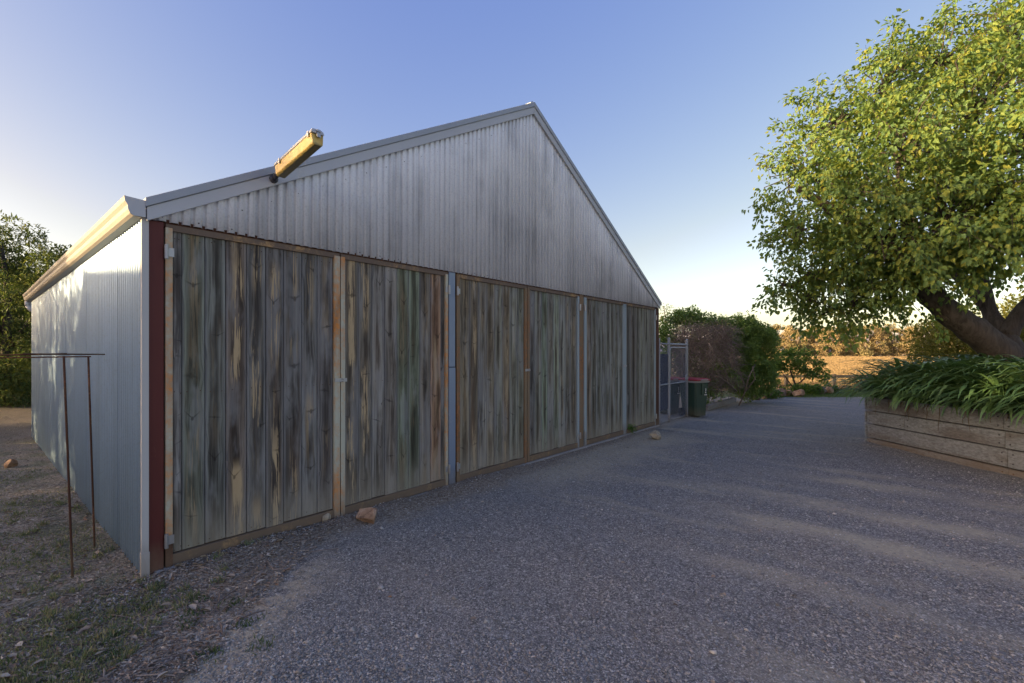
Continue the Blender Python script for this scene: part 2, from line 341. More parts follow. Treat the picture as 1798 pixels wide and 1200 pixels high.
# ---- ground: gravel, dust bands, soil, litter, lawn and dry paddock by position
def mat_ground():
    m, nt, b = new_mat('ground_gravel_soil_grass', .93, 0, .15)
    p = POS(nt); x, y, z = XYZ(nt, p)
    dx = M(nt,'SUBTRACT',x,AX); dy = M(nt,'SUBTRACT',y,AY)
    d = M(nt,'ADD', M(nt,'MULTIPLY',dx,NX), M(nt,'MULTIPLY',dy,NY))       # metres out from the doors
    t = M(nt,'ADD', M(nt,'MULTIPLY',dx,UX), M(nt,'MULTIPLY',dy,UY))       # metres along the doors
    n1 = NZ(nt, p, 1.6, 5, .6); n2 = NZ(nt, p, 6, 4, .6); n3 = NZ(nt, p, 32, 3, .6); nf = NZ(nt, p, 170, 2, .6)
    nn = M(nt,'ADD', M(nt,'SUBTRACT',n1,.5), M(nt,'MULTIPLY',M(nt,'SUBTRACT',n2,.5),.6))
    # gravel
    v = nd(nt,'ShaderNodeTexVoronoi',{'Vector':p,'Scale':95.0}); vc = XYZ(nt, v.outputs['Color'])
    v2 = nd(nt,'ShaderNodeTexVoronoi',{'Vector':p,'Scale':52.0}); vc2 = XYZ(nt, v2.outputs['Color'])
    gr = RAMP(nt, vc[0], [(0,(.155,.152,.142)),(.5,(.345,.335,.305)),(.9,(.54,.52,.475)),(1,(.70,.67,.62))])
    gr2 = RAMP(nt, vc2[0], [(0,(.205,.20,.185)),(.6,(.385,.372,.34)),(1,(.60,.58,.53))])
    gr = MIX(nt, SS(nt, n2, .42, .62), gr, gr2)
    edge = SS(nt, v.outputs['Distance'], .55, .25)
    gr = MIX(nt, M(nt,'MULTIPLY',M(nt,'SUBTRACT',1.0,edge),.55), gr, (.055,.053,.052))
    # worn tan dust, in bands square to the doors
    bv = COMB(nt, M(nt,'ADD', M(nt,'MULTIPLY',t,1.9), M(nt,'MULTIPLY',nn,.5)), M(nt,'MULTIPLY',d,.28), 4.0)
    bands = NZ(nt, bv, 1.0, 3, .55)
    bsum = None
    for tc, wd in ((4.02,.16),(4.95,.17),(5.55,.11),(6.15,.17),(6.75,.10),(2.9,.10)):
        dd = M(nt,'ABSOLUTE', M(nt,'SUBTRACT', M(nt,'ADD',t,M(nt,'MULTIPLY',nn,.22)), tc))
        k = SS(nt, dd, wd*2.1, wd*.3)
        if wd < .12: k = M(nt,'MULTIPLY',k,.6)
        bsum = k if bsum is None else M(nt,'MAXIMUM',bsum,k)
    bsum = M(nt,'MULTIPLY', bsum, M(nt,'MULTIPLY', SS(nt,d,1.6,3.6), SS(nt,d,8.5,6.2)))
    patch = SS(nt, NZ(nt, COMB(nt,M(nt,'MULTIPLY',t,1.3),M(nt,'MULTIPLY',d,.6),2.0),1.0,4,.6), .42, .60)
    bsum = M(nt,'MULTIPLY', bsum, M(nt,'ADD',.3,M(nt,'MULTIPLY',patch,.7)))
    apron = M(nt,'MULTIPLY', M(nt,'MULTIPLY', SS(nt,t,3.0,4.4), SS(nt,t,8.6,7.4)), SS(nt, M(nt,'ADD',d,M(nt,'MULTIPLY',nn,1.6)), 1.7, .5))
    lo = SS(nt, bands, .52, .70)
    dust = M(nt,'MAXIMUM', M(nt,'MULTIPLY',bsum,1.0), M(nt,'MAXIMUM', M(nt,'MULTIPLY',apron,.8), M(nt,'MULTIPLY',lo,.6)))
    lwd = M(nt,'MULTIPLY', SS(nt, M(nt,'ABSOLUTE', M(nt,'SUBTRACT', M(nt,'ADD',x,M(nt,'MULTIPLY',nn,.5)), -1.55)), .45, .06), SS(nt, n2, .36, .55))
    dust = M(nt,'MAXIMUM', dust, M(nt,'MULTIPLY',M(nt,'MULTIPLY',lwd,SS(nt,y,4.0,3.0)),.8))
    dust = M(nt,'MULTIPLY', dust, M(nt,'ADD', .55, M(nt,'MULTIPLY', SS(nt, M(nt,'ADD',M(nt,'MULTIPLY',n3,.6),M(nt,'MULTIPLY',nf,.4)), .36,.6), .45)))
    tan = MIX(nt, n3, (.40,.345,.235), (.58,.50,.345))
    tan = MIX(nt, M(nt,'MULTIPLY',SS(nt,nf,.45,.7),.4), tan, (.19,.17,.15))
    gcol = MIX(nt, dust, gr, tan)
    # soil and litter
    sv = nd(nt,'ShaderNodeTexVoronoi',{'Vector':p,'Scale':75.0,'Randomness':1.0})
    svc = XYZ(nt, sv.outputs['Color'])
    soil = RAMP(nt, M(nt,'ADD',M(nt,'MULTIPLY',svc[0],.55),M(nt,'MULTIPLY',n3,.45)), [(.2,(.155,.13,.10)),(.5,(.31,.27,.21)),(.78,(.45,.40,.32)),(.95,(.62,.58,.49))])
    green = M(nt,'MULTIPLY', SS(nt, M(nt,'ADD',M(nt,'MULTIPLY',n1,.7),M(nt,'MULTIPLY',n2,.35)), .50, .60), SS(nt, x, -2.0, -2.9))
    soil = MIX(nt, M(nt,'MULTIPLY',green,.55), soil, MIX(nt, nf, (.07,.10,.05), (.14,.165,.085)))
    dark_soil = M(nt,'MULTIPLY', M(nt,'MULTIPLY', SS(nt, d, .75, .15), SS(nt,d,-.1,0.0)), SS(nt,t,9.2,8.6))  # soil darker in a strip along the door front
    soil = MIX(nt, M(nt,'MULTIPLY',dark_soil,.55), soil, MIX(nt,1.0,soil,(.55,.5,.48),'MULTIPLY'))
    # where the gravel lies
    mg = SS(nt, M(nt,'ADD',x,M(nt,'MULTIPLY',nn,.7)), -1.95, -1.65)
    dlim = M(nt,'SUBTRACT', M(nt,'ADD',d,M(nt,'MULTIPLY',nn,.45)), M(nt,'MULTIPLY', SS(nt,t,7.2,2.5), .28))
    mg = M(nt,'MULTIPLY', mg, SS(nt, dlim, .02, .30))
    far = SS(nt, M(nt,'ADD',y,nn), 16.7, 16.2)
    c = MIX(nt, mg, soil, gcol)
    lawn = MIX(nt, n3, (.055,.085,.02), (.10,.13,.03))
    lawn = MIX(nt, M(nt,'MULTIPLY',n2,.5), lawn, (.16,.14,.05))
    px2 = NZ(nt, VSC(nt,p,(.06,.16,.1)), 1.0, 5, .6)
    pad = MIX(nt, px2, (.36,.215,.075), (.50,.33,.135))
    pad = MIX(nt, M(nt,'MULTIPLY',n1,.3), pad, (.28,.2,.09))
    lawn2 = MIX(nt, SS(nt, M(nt,'ADD',y,M(nt,'MULTIPLY',nn,3.0)), 20.5, 23.0), lawn, pad)
    c = MIX(nt, far, MIX(nt, SS(nt, d, -8.0, -4.0), MIX(nt,n1,(.10,.075,.045),(.16,.125,.075)), lawn2), c)
    bank = M(nt,'MULTIPLY', SS(nt,x,-7.5,-10.0), .8)
    c = MIX(nt, bank, c, MIX(nt, n2, (.09,.07,.042), (.17,.135,.085)))
    COLR(nt, b, c)
    h = M(nt,'ADD', M(nt,'MULTIPLY', M(nt,'SUBTRACT',1.0,v.outputs['Distance']), M(nt,'SUBTRACT',1.0,M(nt,'MULTIPLY',dust,.8))), M(nt,'MULTIPLY',n3,1.1))
    BUMP(nt, b, h, .7, .012)
    return m
m_ground = mat_ground()
def mat_gravel():
    m, nt, b = new_mat('loose_gravel_stone', .9, 0, .2); r = ISL(nt)
    c = RAMP(nt, r, [(0,(.155,.15,.142)),(.4,(.305,.295,.272)),(.75,(.44,.425,.39)),(.95,(.56,.54,.50)),(.99,(.70,.68,.64)),(1,(.50,.32,.21))])
    c = MIX(nt, M(nt,'MULTIPLY',NZ(nt,POS(nt),1.6,3),.4), c, (.17,.15,.125))
    COLR(nt, b, c); return m
m_gravel = mat_gravel()

# ================================================================== ground
def gz(x, y):
    """height of the ground, numpy friendly"""
    x = np.asarray(x, float); y = np.asarray(y, float)
    d = (x-AX)*NX+(y-AY)*NY; t = (x-AX)*UX+(y-AY)*UY
    z = .006*np.sin(x*2.1+1)*np.sin(y*1.7)+.005*np.sin(x*5.3+y*3.1)+.004*np.sin(x*9.7-y*7.9)
    s = np.clip((y-18)/12, 0, 1); z = z-.85*s*s*(3-2*s)
    s2 = np.clip((y-60)/260, 0, 1); z = z+1.0*s2*s2+.4*s2*np.sin(x*.02)
    mound = np.exp(-((d-.12)/.22)**2)*np.clip((t+.1)/.5, 0, 1)*np.clip((5.2-t)/2.0, 0, 1)
    z = z+.055*mound*(.75+.25*np.sin(t*7)*np.sin(t*3.1+1))
    bank = np.clip((-x-8)/8, 0, 1); z = z+.3*bank*bank*np.clip((y-3)/8, 0, 1)
    return z
def grid(name, xs, ys, mat, keep=None, dz=0.0):
    X, Y = np.meshgrid(xs, ys); Z = gz(X, Y)+dz
    nx, ny = len(xs), len(ys); idx = np.arange(nx*ny).reshape(ny, nx)
    Fq = np.stack([idx[:-1,:-1], idx[:-1,1:], idx[1:,1:], idx[1:,:-1]], -1).reshape(-1, 4)
    V = np.stack([X, Y, Z], -1).reshape(-1, 3)
    if keep is not None:
        c = V[Fq].mean(1); Fq = Fq[keep(c[:,0], c[:,1])]
        u, inv = np.unique(Fq, return_inverse=True); V = V[u]; Fq = inv.reshape(-1, 4)
    return mobj(name, np_mesh(name, V, Fq, True), mat)
def lines(a, b, step, far):
    inner = np.arange(a, b+1e-6, step); k = [step]
    out = [inner[-1]]; s = step
    while out[-1] < far: s *= 1.3; out.append(out[-1]+s)
    lo = [inner[0]]; s = step
    while lo[-1] > -far: s *= 1.3; lo.append(lo[-1]-s)
    return np.concatenate([lo[:0:-1], inner, out[1:]])
g = grid('ground', lines(-8, 9, .11, 3500), lines(1, 14, .11, 3500), m_ground)
tag(g, kind='structure')
def drive_keep(x, y):
    d = (x-AX)*NX+(y-AY)*NY
    j = .12*np.sin(x*3.7+y*1.3)+.08*np.sin(x*7.9-y*6.1)+.05*np.sin(y*13+x*5)
    return (x+j > -1.7) & (d+j*.6 > .42) & (y+j < 16.4)
g = grid('driveway', np.arange(-2.2, 16, .08), np.arange(-3, 17, .08), m_ground, drive_keep, .004)
tag(g, kind='structure')

# loose stones lying on the drive
def stones(n, xy, size, flat=.65):
    base = np.array([(1,0,0),(0,1,0),(-1,0,0),(0,-1,0),(0,0,1),(0,0,-1)], float)
    fc = np.array([(0,1,4),(1,2,4),(2,3,4),(3,0,4),(1,0,5),(2,1,5),(3,2,5),(0,3,5)])
    jit = base[None]+rng.normal(0, .28, (n,6,3))
    a = rng.uniform(0, 6.28, n); ca, sa = np.cos(a), np.sin(a)
    jit = jit*np.stack([np.ones(n), rng.uniform(.55,1,n), flat*rng.uniform(.6,1.1,n)], -1)[:,None,:]
    Xr = jit[...,0]*ca[:,None]-jit[...,1]*sa[:,None]; Yr = jit[...,0]*sa[:,None]+jit[...,1]*ca[:,None]
    V = np.stack([Xr, Yr, jit[...,2]], -1)*size[:,None,None]
    V[...,0] += xy[:,0][:,None]; V[...,1] += xy[:,1][:,None]
    V[...,2] += (gz(xy[:,0], xy[:,1])+.004+size*.18)[:,None]
    Fq = (fc[None]+(np.arange(n)*6)[:,None,None]).reshape(-1,3)
    return V.reshape(-1,3), Fq
n = 150000
Yv = 2.05+rng.power(.62, n)*6.6; Xv = rng.uniform(-1.12, 1.12, n)*Yv
d = (Xv-AX)*NX+(Yv-AY)*NY; t = (Xv-AX)*UX+(Yv-AY)*UY
nn = .35*np.sin(Xv*3.1+Yv*1.9)*np.sin(Yv*2.7-Xv)+.25*np.sin(Xv*9+Yv*6)*np.sin(Yv*8-Xv*5)
den = np.clip(.62+nn, .12, 1)
for tc in (4.02, 4.95, 6.15): den *= 1-.72*np.exp(-((t-tc)/.2)**2)*(d > 1.6)
ok = (Xv > -1.75+.5*nn) & (d > .30) & (rng.uniform(0,1,n) < den) & ~((Xv > 6.3) & (Yv < 8.5))
strip = (d > .02) & (d <= .5) & (Xv > -2.7) & (rng.uniform(0,1,n) < .8)
ok |= strip
ok |= (Xv < -1.6) & (Xv > -2.9) & (Yv < 3.6) & (d > -.1) & (rng.uniform(0,1,n) < .05)
xy = np.stack([Xv, Yv], -1)[ok]; size = .003+.0088*rng.power(.5, len(xy)); size[rng.uniform(0,1,len(xy)) < .012] *= 1.9
V, Fq = stones(len(xy), xy, size)
o = mobj('gravel', np_mesh('gravel', V, Fq), m_gravel); tag(o, 'loose blue grey gravel stones spread over the driveway', 'gravel', kind='stuff')

# ================================================================== shed
W = T(1155.5); L = 8.46; APEX = W/2; EAVE = 2.64; PK = 5.13; CLB = 2.55
SL = (PK-EAVE)/APEX
def roofz(t): return EAVE+SL*(t if t <= APEX else W-t)
shed = empty('shed', (AX, AY, 0), math.atan2(UY, UX))
tag(shed, 'large gabled farm shed of corrugated steel with weathered timber double doors', 'shed')
# local axes: x along the doors, y into the shed, z up; front face looks to -y
def props(o, **k):
    for a, v in k.items(): o[a] = v
    return o
PITCH = .0762
def corr(a0, a1, z0, ztop, plane, amp=.0085, face=-1, off=0.0, per=12, sharp=1.6, bias=0.0):
    """one corrugated sheet with thickness hint; plane 'front' (x runs, y bulges) or 'side' (y runs, x bulges)"""
    n = int(round((a1-a0)/PITCH*per)); A = np.linspace(a0, a1, n+1)
    B = face*(off+amp*np.tanh(sharp*(np.sin(A/PITCH*2*math.pi)+bias)))
    zt = np.array([ztop(a) for a in A]); zb = np.full(n+1, z0)
    rows = []
    for th in (0.0, -.0012*face):
        for zz in (zb, zt):
            rows.append(np.stack([A, B+th, zz], -1) if plane == 'front' else np.stack([B+th, A, zz], -1))
    V = np.concatenate(rows); m = n+1; i = np.arange(n)
    q = lambda r0, r1: np.stack([r0*m+i, r0*m+i+1, r1*m+i+1, r1*m+i], -1)
    Fq = np.concatenate([q(0,1), q(3,2), q(2,0)])
    return np_mesh('sheet', V, Fq, False)
k = 0; a = 0.0
while a < W-.05:
    b = min(a+.762+.02, W+.004)
    segs = [(a, b)]
    ms = corr(a, b, CLB, lambda x: roofz(min(x, W))-.045, 'front', amp=.011, off=.014+.0016*(k % 2), per=16, sharp=4.5, bias=.35)
    o = mobj('gable_sheet', ms, m_gable, shed); props(o, seed=random.random(), tone=random.random())
    a += .762; k += 1
k = 0; a = 0.03
while a < L-.05:
    b = min(a+.782, L)
    ms = corr(a, b, -.06, lambda x: EAVE-.045, 'side', off=.012+.0016*(k % 2))
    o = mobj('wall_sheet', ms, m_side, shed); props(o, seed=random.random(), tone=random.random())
    a += .762; k += 1
# screw heads along the gable foot, under the barge and across the middle
mb = MB()
def screw(x, z, yy=-.024, r=.008):
    mb.add([(x-r,yy,z),(x,yy,z-r),(x+r,yy,z),(x,yy,z+r),(x,yy-.006,z)], [(0,1,4),(1,2,4),(2,3,4),(3,0,4)])
i = 0
while True:
    x = .115+i*PITCH*3
    if x > W-.1: break
    xx = (math.floor(x/PITCH)+.25)*PITCH
    screw(xx, CLB+.03)
    if roofz(xx)-.24 > CLB+.1: screw(xx+PITCH, roofz(xx+PITCH)-.24)
    i += 1
o = mb.build('screw_heads', m_screw, shed); tag(o, kind='stuff')
mb = MB(); mb.add([(.36+.022*math.cos(q), -.0245, 2.765+.022*math.sin(q)) for q in np.linspace(0,6.28,13)[:-1]], [tuple(range(12))])
mb.add([(.40+.008*math.cos(q), -.0245, 2.735+.008*math.sin(q)) for q in np.linspace(0,6.28,9)[:-1]], [tuple(range(8))])
mb.build('cable_hole', m_dark, shed)
# remaining walls; a black sheet paints the dark seen between the doors
MB().box(W-.02, W, .05, L, -.06, EAVE-.05).build('right_wall', m_side, shed)
MB().prism([(0.02,-.06),(W-.022,-.06),(W-.022,EAVE-.05),(APEX,PK-.06),(0.02,EAVE-.05)], L-.02, L, 'y').build('back_wall', m_side, shed)
MB().box(.03, W-.03, .10, .13, 0, 2.56).build('dark_behind_doors', m_dark, shed)
# roof slopes
for s in (0, 1):
    x0, x1 = (-.05, APEX) if s == 0 else (APEX, W+.05)
    z0, z1 = roofz(0)-.05*SL, PK
    if s == 1: z0, z1 = PK, roofz(W)-.05*SL
    mb = MB(); pr = [(x0,z0),(x1,z1),(x1,z1-.035),(x0,z0-.035)]
    mb.prism(pr if s == 0 else pr, -.03, L+.06, 'y'); mb.build('roof', m_roofst, shed)
# barge: fascia strip and cap strip on each slope
def strip(x0, x1, o0, o1, y0, y1, mat, name):
    mb = MB(); f = lambda x: EAVE+SL*(x if x <= APEX else W-x)
    if x0 < APEX: pr = [(x0, f(x0)+o0), (x1, f(x1)+o0), (x1, f(x1)+o1), (x0, f(x0)+o1)]
    else: pr = [(x0, f(x0+1e-6)+o0), (x1, f(x1)+o0), (x1, f(x1)+o1), (x0, f(x0+1e-6)+o1)]
    mb.prism(pr, y0, y1, 'y'); return mb.build(name, mat, shed, bevel=.004)
strip(0.0, APEX-.001, -.115, -.015, -.056, -.031, m_fascia, 'barge_board')
strip(APEX+.001, W, -.115, -.015, -.056, -.031, m_fascia, 'barge_board')
strip(-.01, APEX-.001, -.013, .052, -.068, .12, m_cap, 'barge_cap')
strip(APEX+.001, W+.04, -.013, .052, -.068, .12, m_cap, 'barge_cap')
MB().prism([(APEX-.05,PK+.045),(APEX,PK+.075),(APEX+.05,PK+.045),(APEX+.05,PK+.03),(APEX-.05,PK+.03)], -.03, L+.05, 'y').build('ridge_cap', m_cap, shed)
# gutter with ogee front on the left eave
gp = [(-.008,2.545),(-.075,2.545),(-.094,2.558),(-.105,2.585),(-.108,2.615),(-.122,2.64),(-.126,2.672),(-.118,2.676),(-.113,2.645),(-.100,2.62),(-.096,2.588),(-.088,2.566),(-.07,2.557),(-.008,2.557)]
mb = MB(); mb.prism(gp, -.055, L+.14, 'y'); gu = mb.build('gutter', m_gutter, shed)
mb = MB(); mb.prism([(-.008,2.547),(-.075,2.547),(-.094,2.56),(-.105,2.585),(-.108,2.615),(-.122,2.64),(-.124,2.672),(-.008,2.665)], -.058, -.0555, 'y'); mb.build('stop_end', m_fascia, gu)
mb = MB(); mb.tube([(-.06,L+.05,2.545),(-.06,L+.05,2.47)], .045, 10).tube([(-.06,L+.05,2.47),(-.02,L+.03,2.40),(.05,L+.06,2.38)], .042, 10)
mb.build('downpipe_outlet', m_white, shed, smooth=True)
# corner trim: pale folded angle with a repair piece at the foot
for (z0, z1, e) in ((.16, CLB-.002, 0), (-.05, .175, .004)):
    MB().prism([(-.025-e,.002),(-.025-e,-.031-e),(.016+e,-.031-e),(.016+e,-.026-e),(-.020-e,-.026-e),(-.020-e,.002)], z0, z1, 'z').build('corner_trim', m_trim, shed)
# posts
def post(px0, px1, mat, name='post', y0=-.015, y1=.09, z0=-.05, z1=CLB-.004, **k):
    o = MB().box(T(px0), T(px1), y0, y1, z0, z1).build(name, mat, shed, bevel=.006); props(o, seed=random.random()); return o
tag(post(257.5, 287, m_red), 'dark red painted steel post at the near corner')
tag(post(787, 798, m_galv, z0=1.42), 'blue grey galvanised post')
tag(post(786.6, 798.4, m_galv, y0=-.017, z1=1.412), 'blue grey galvanised post foot length')
tag(post(1016.5, 1023.5, m_stiler), 'rusted brown post')
tag(post(1150.5, 1155.5, m_rust, y0=-.02), 'rusted post at the far corner')
# head rail behind the cladding foot, concrete sill
MB().box(T(288), W-.03, -.004, .09, 2.515, 2.57).build('head_rail', m_rust, shed)
o = MB().box(.05, W-.02, -.045, .5, -.1, .020).build('concrete_sill', m_conc, shed, bevel=.008)
# ---- doors
def hinge(door, x, z, side=1):
    mb = MB(); mb.tube([(x,-.035,z-.05),(x,-.035,z+.05)], .013, 8).box(x, x+.045*side if side > 0 else x, -.028, -.022, z-.03, z+.03) if side > 0 else \
        MB().tube([(x,-.035,z-.05),(x,-.035,z+.05)], .013, 8).box(x-.045, x, -.028, -.022, z-.03, z+.03)
    mb = MB(); mb.tube([(x,-.035,z-.052),(x,-.035,z+.052)], .013, 8); a, b = sorted((x, x+.05*side)); mb.box(a, b, -.027, -.021, z-.032, z+.032)
    mb.build('hinge', m_zinc, door)
def hasp(door, x, z, w=.125, h=.034):
    mb = MB(); mb.box(x-w*.5, x+w*.5, -.030, -.025, z-h*.5, z+h*.5)
    mb.tube([(x+.012,-.03,z+.012),(x+.012,-.055,z+.008),(x+.012,-.055,z-.008),(x+.012,-.03,z-.012)], .004, 6)
    o = mb.build('hasp', m_zinc, door)
    mb = MB()
    for q in (-.05,-.035,-.02,.03,.042,.054):
        mb.add([(x+q+.005*math.cos(a), -.0306, z+.006*math.sin(q*90)+.005*math.sin(a)) for a in np.linspace(0,6.28,9)[:-1]], [tuple(range(8))])
    MBs = mb
    o2 = mb.mesh('hasp_hole'); 
    return o
ZB, ZT = .105, 2.490
D = [   # left edge, plank boundaries, right edge (pixels), stile materials, label, palette, yellow
 dict(l=289.5, r=595.2, p=[302.5,319,360,397,433.5,467,498,530,557.5,585], ml=m_stile, mr=m_stile, lab='near door of dark blue grey planks with raw yellow streaks',
      col=[(.13,.14,.16),(.085,.105,.095),(.105,.125,.135),(.085,.075,.07),(.10,.11,.125),(.07,.07,.075),(.085,.09,.10),(.095,.105,.12),(.085,.09,.105)], yel=[0,.5,.15,1.3,.8,1.0,.7,.5,.3], rust=[0,0,0,.4,.1,.3,.2,.1,.1]),
 dict(l=596.8, r=785, p=[604.5,629,653.5,676,697.5,717,737,756,774.5,780.5], ml=m_stile, mr=m_stile, lab='second door of grey green planks with one rusty orange plank',
      col=[(.10,.095,.085),(.10,.10,.095),(.12,.125,.13),(.125,.125,.125),(.105,.14,.105),(.11,.145,.11),(.115,.11,.10),(.15,.09,.045),(.12,.125,.125)], yel=[1.2,1.5,.1,.1,.3,.2,.3,.5,0], rust=[.5,.1,.0,.1,.4,.1,.5,1.2,.1]),
 dict(l=800.5, r=923.5, p=[806,825,840,854.5,868.5,882,895.5,909,919.7], ml=m_stiler, mr=m_stiler, lab='third door of green brown planks with a pale plank near its hinges',
      col=[(.125,.115,.085),(.12,.11,.085),(.16,.165,.16),(.13,.12,.09),(.13,.14,.12),(.125,.11,.075),(.13,.145,.125),(.125,.145,.12)], yel=[.4,.8,.4,.6,.1,.7,.2,.1], rust=[.7,.7,.2,.8,.3,.9,.2,.2]),
 dict(l=924.5, r=1015.5, p=[928.5,938.5,951,961.5,972,981.6,991.6,1001.5,1012.5], ml=m_stiler, mr=m_stileb, lab='fourth door of blue green planks beside the rusted post',
      col=[(.10,.11,.125),(.13,.145,.135),(.115,.16,.125),(.12,.13,.125),(.145,.185,.15),(.14,.16,.16),(.12,.13,.125),(.125,.12,.10)], yel=[.1,.1,.1,.1,.1,.6,.5,.4], rust=[.1,.2,.1,.2,.1,.2,.4,.5]),
 dict(l=1024.5, r=1095.2, p=[1028.5,1038.7,1047,1056,1063.5,1071,1078.5,1086,1093.2], ml=m_stileb, mr=m_stileb, lab='fifth door of grey green planks with a weed at its foot',
      col=[(.12,.105,.085),(.125,.14,.13),(.12,.14,.135),(.125,.14,.14),(.13,.15,.145),(.12,.135,.13),(.125,.145,.14),(.135,.155,.15)], yel=[.5,.1,.1,.1,.1,.2,.2,.1], rust=[.8,.2,.1,.1,.1,.2,.2,.1]),
 dict(l=1096.2, r=1150, p=[1098.3,1107,1116.7,1123.5,1129.8,1140,1148.5], ml=m_stileb, mr=m_stileb, lab='far door of narrow dark and pale green planks',
      col=[(.085,.09,.095),(.09,.09,.09),(.13,.14,.135),(.16,.185,.165),(.135,.15,.14),(.12,.135,.13)], yel=[0,.1,.1,.1,.1,.1], rust=[.1,.2,.1,.1,.1,.1]),
]
doors = []
for i, q in enumerate(D):
    l, r = T(q['l']), T(q['r']); pl = [T(v) for v in q['p']]
    dr = MB().box(l+.004, r-.004, .031, .046, ZB-.07, ZT+.04).build('door', m_rail, shed); tag(dr, q['lab']); props(dr, seed=random.random()); doors.append(dr)
    o = MB().box(l+.003, r-.003, -.016, .03, ZT, ZT+.046).build('rail', m_rail, dr); props(o, seed=random.random())
    o = MB().box(l+.003, r-.003, -.018, .03, ZB-.075, ZB).build('rail', m_rail, dr); props(o, seed=random.random())
    for (a, b, mt) in ((l, pl[0]-.002, q['ml']), (pl[-1]+.002, r, q['mr'])):
        if b-a < .01: b = a+.012
        low = 0
        if i == 0 and a == l:
            o = MB().box(a, b, -.024, .03, ZB-.08, ZB+.12).build('stile_foot', m_rust, dr); low = .122
        o = MB().box(a, b, -.021, .03, ZB-.08+low, ZT+.02).build('stile', mt, dr, bevel=.003); props(o, seed=random.random()*3)
    for j in range(len(pl)-1):
        a, b = pl[j]+.0022, pl[j+1]-.0022; wd = b-a
        mb = MB(); ch = min(.007, wd*.2); yo = random.uniform(-.002, .003)
        pr = [(0,.0+yo+ch),(ch,yo),(wd-ch,yo),(wd,yo+ch),(wd,.028),(0,.028)]
        zt = ZT-ZB-.002; mb.prism(pr, random.uniform(0,.012), zt, 'z')
        o = mb.build('plank', m_plank, dr, loc=(a, 0, ZB+.001))
        cc = q['col'][j]; v = 1.62*random.uniform(.85, 1.12); o.color = (cc[0]*v*1.2, cc[1]*v*1.06, cc[2]*v*.80, 1)
        props(o, seed=random.random()*5, yellow=float(q['yel'][j]), rust=float(q['rust'][j]), width=wd)
        o.rotation_euler = (0, random.uniform(-.0006,.0006), 0)
for i, q in enumerate(D):
    mb = MB(); pl = [T(v) for v in q['p']]
    for j in range(len(pl)-1):
        for f_ in (.25, .75):
            for zz in (ZB+.035, 1.30, ZT-.04):
                x_ = pl[j]+(pl[j+1]-pl[j])*f_+random.uniform(-.008,.008); z_ = zz+random.uniform(-.012,.012); r_ = .0045
                mb.add([(x_-r_,-.0035,z_),(x_,-.0035,z_-r_),(x_+r_,-.0035,z_),(x_,-.0035,z_+r_),(x_,-.006,z_)], [(0,1,4),(1,2,4),(2,3,4),(3,0,4)])
    tag(mb.build('nail_heads', m_rust, doors[i]), kind='stuff')
for di, x, s in ((0, T(289.8), 1), (1, T(785.5), -1), (2, T(800.2), 1), (3, T(1015.8), -1), (4, T(1024.2), 1), (5, T(1149.8), -1)):
    for z in (2.33, .22): hinge(doors[di], x, z, s)
hasp(doors[0], T(596), 1.33); hasp(doors[2], T(924), 1.34, .11); hasp(doors[4], T(1095.5), 1.33, .11)

# ---- batten light on a bracket over the barge
lt = empty('batten_light', (AX+UX*.86+NX*.07, AY+UY*.86+NY*.07, 3.045), math.atan2(UY, UX)); lt.rotation_euler[0] = R(-8)
tag(lt, 'yellowed weatherproof batten light sticking out from the shed roof edge', 'light')
y0, y1 = -.12, -.77
mb = MB(); mb.prism([(-.047,.062),(.047,.062),(.051,.068),(.046,.086),(.030,.094),(-.030,.094),(-.046,.086),(-.051,.068)], y1, y0, 'y'); mb.build('housing', m_fascia, lt, bevel=.004)
def mat_diff():
    m, nt, b = new_mat('yellowed_diffuser_plastic', .35, 0, .45); p = OBJC(nt)
    n1 = NZ(nt, p, 7, 3); x, y, z = XYZ(nt, p)
    c = MIX(nt, SS(nt,n1,.4,.6), (.55,.36,.065), (.62,.46,.13))
    e = M(nt,'MULTIPLY', SS(nt, M(nt,'ADD',z,M(nt,'MULTIPLY',NZ(nt,p,30,4),.03)), .012, -.012), .8)
    c = MIX(nt, e, c, (.13,.125,.05))
    COLR(nt,b,c)
    return m
m_diff = mat_diff()
mb = MB(); mb.prism([(-.048,.060),(.048,.060),(.040,-.012),(.028,-.026),(-.028,-.026),(-.040,-.012)], y1+.01, y0-.01, 'y'); mb.build('diffuser', m_diff, lt, bevel=.006)
for yy in (y1+.04, y0-.12):
    for s_ in (-1, 1):
        mb = MB(); xx = s_*.052; mb.box(min(xx,xx+s_*.005), max(xx,xx+s_*.005), yy, yy+.02, .040, .082); mb.build('clip', m_zinc, lt)
mb = MB(); mb.prism([(y1-.012,.03),(y1-.002,.03),(y1-.002,.085),(y1-.018,.085),(y1-.018,.070),(y1-.012,.066)], -.014, .014, 'x'); mb.build('end_clip', m_zinc, lt)
mb = MB(); mb.tube([(0,.012,.018),(0,-.03,.018),(0,-.07,.035),(0,y0+.012,.04)], .021, 10).tube([(0,.018,.018),(0,-.002,.018)], .036, 10); mb.build('bracket', m_screw, lt, smooth=True)

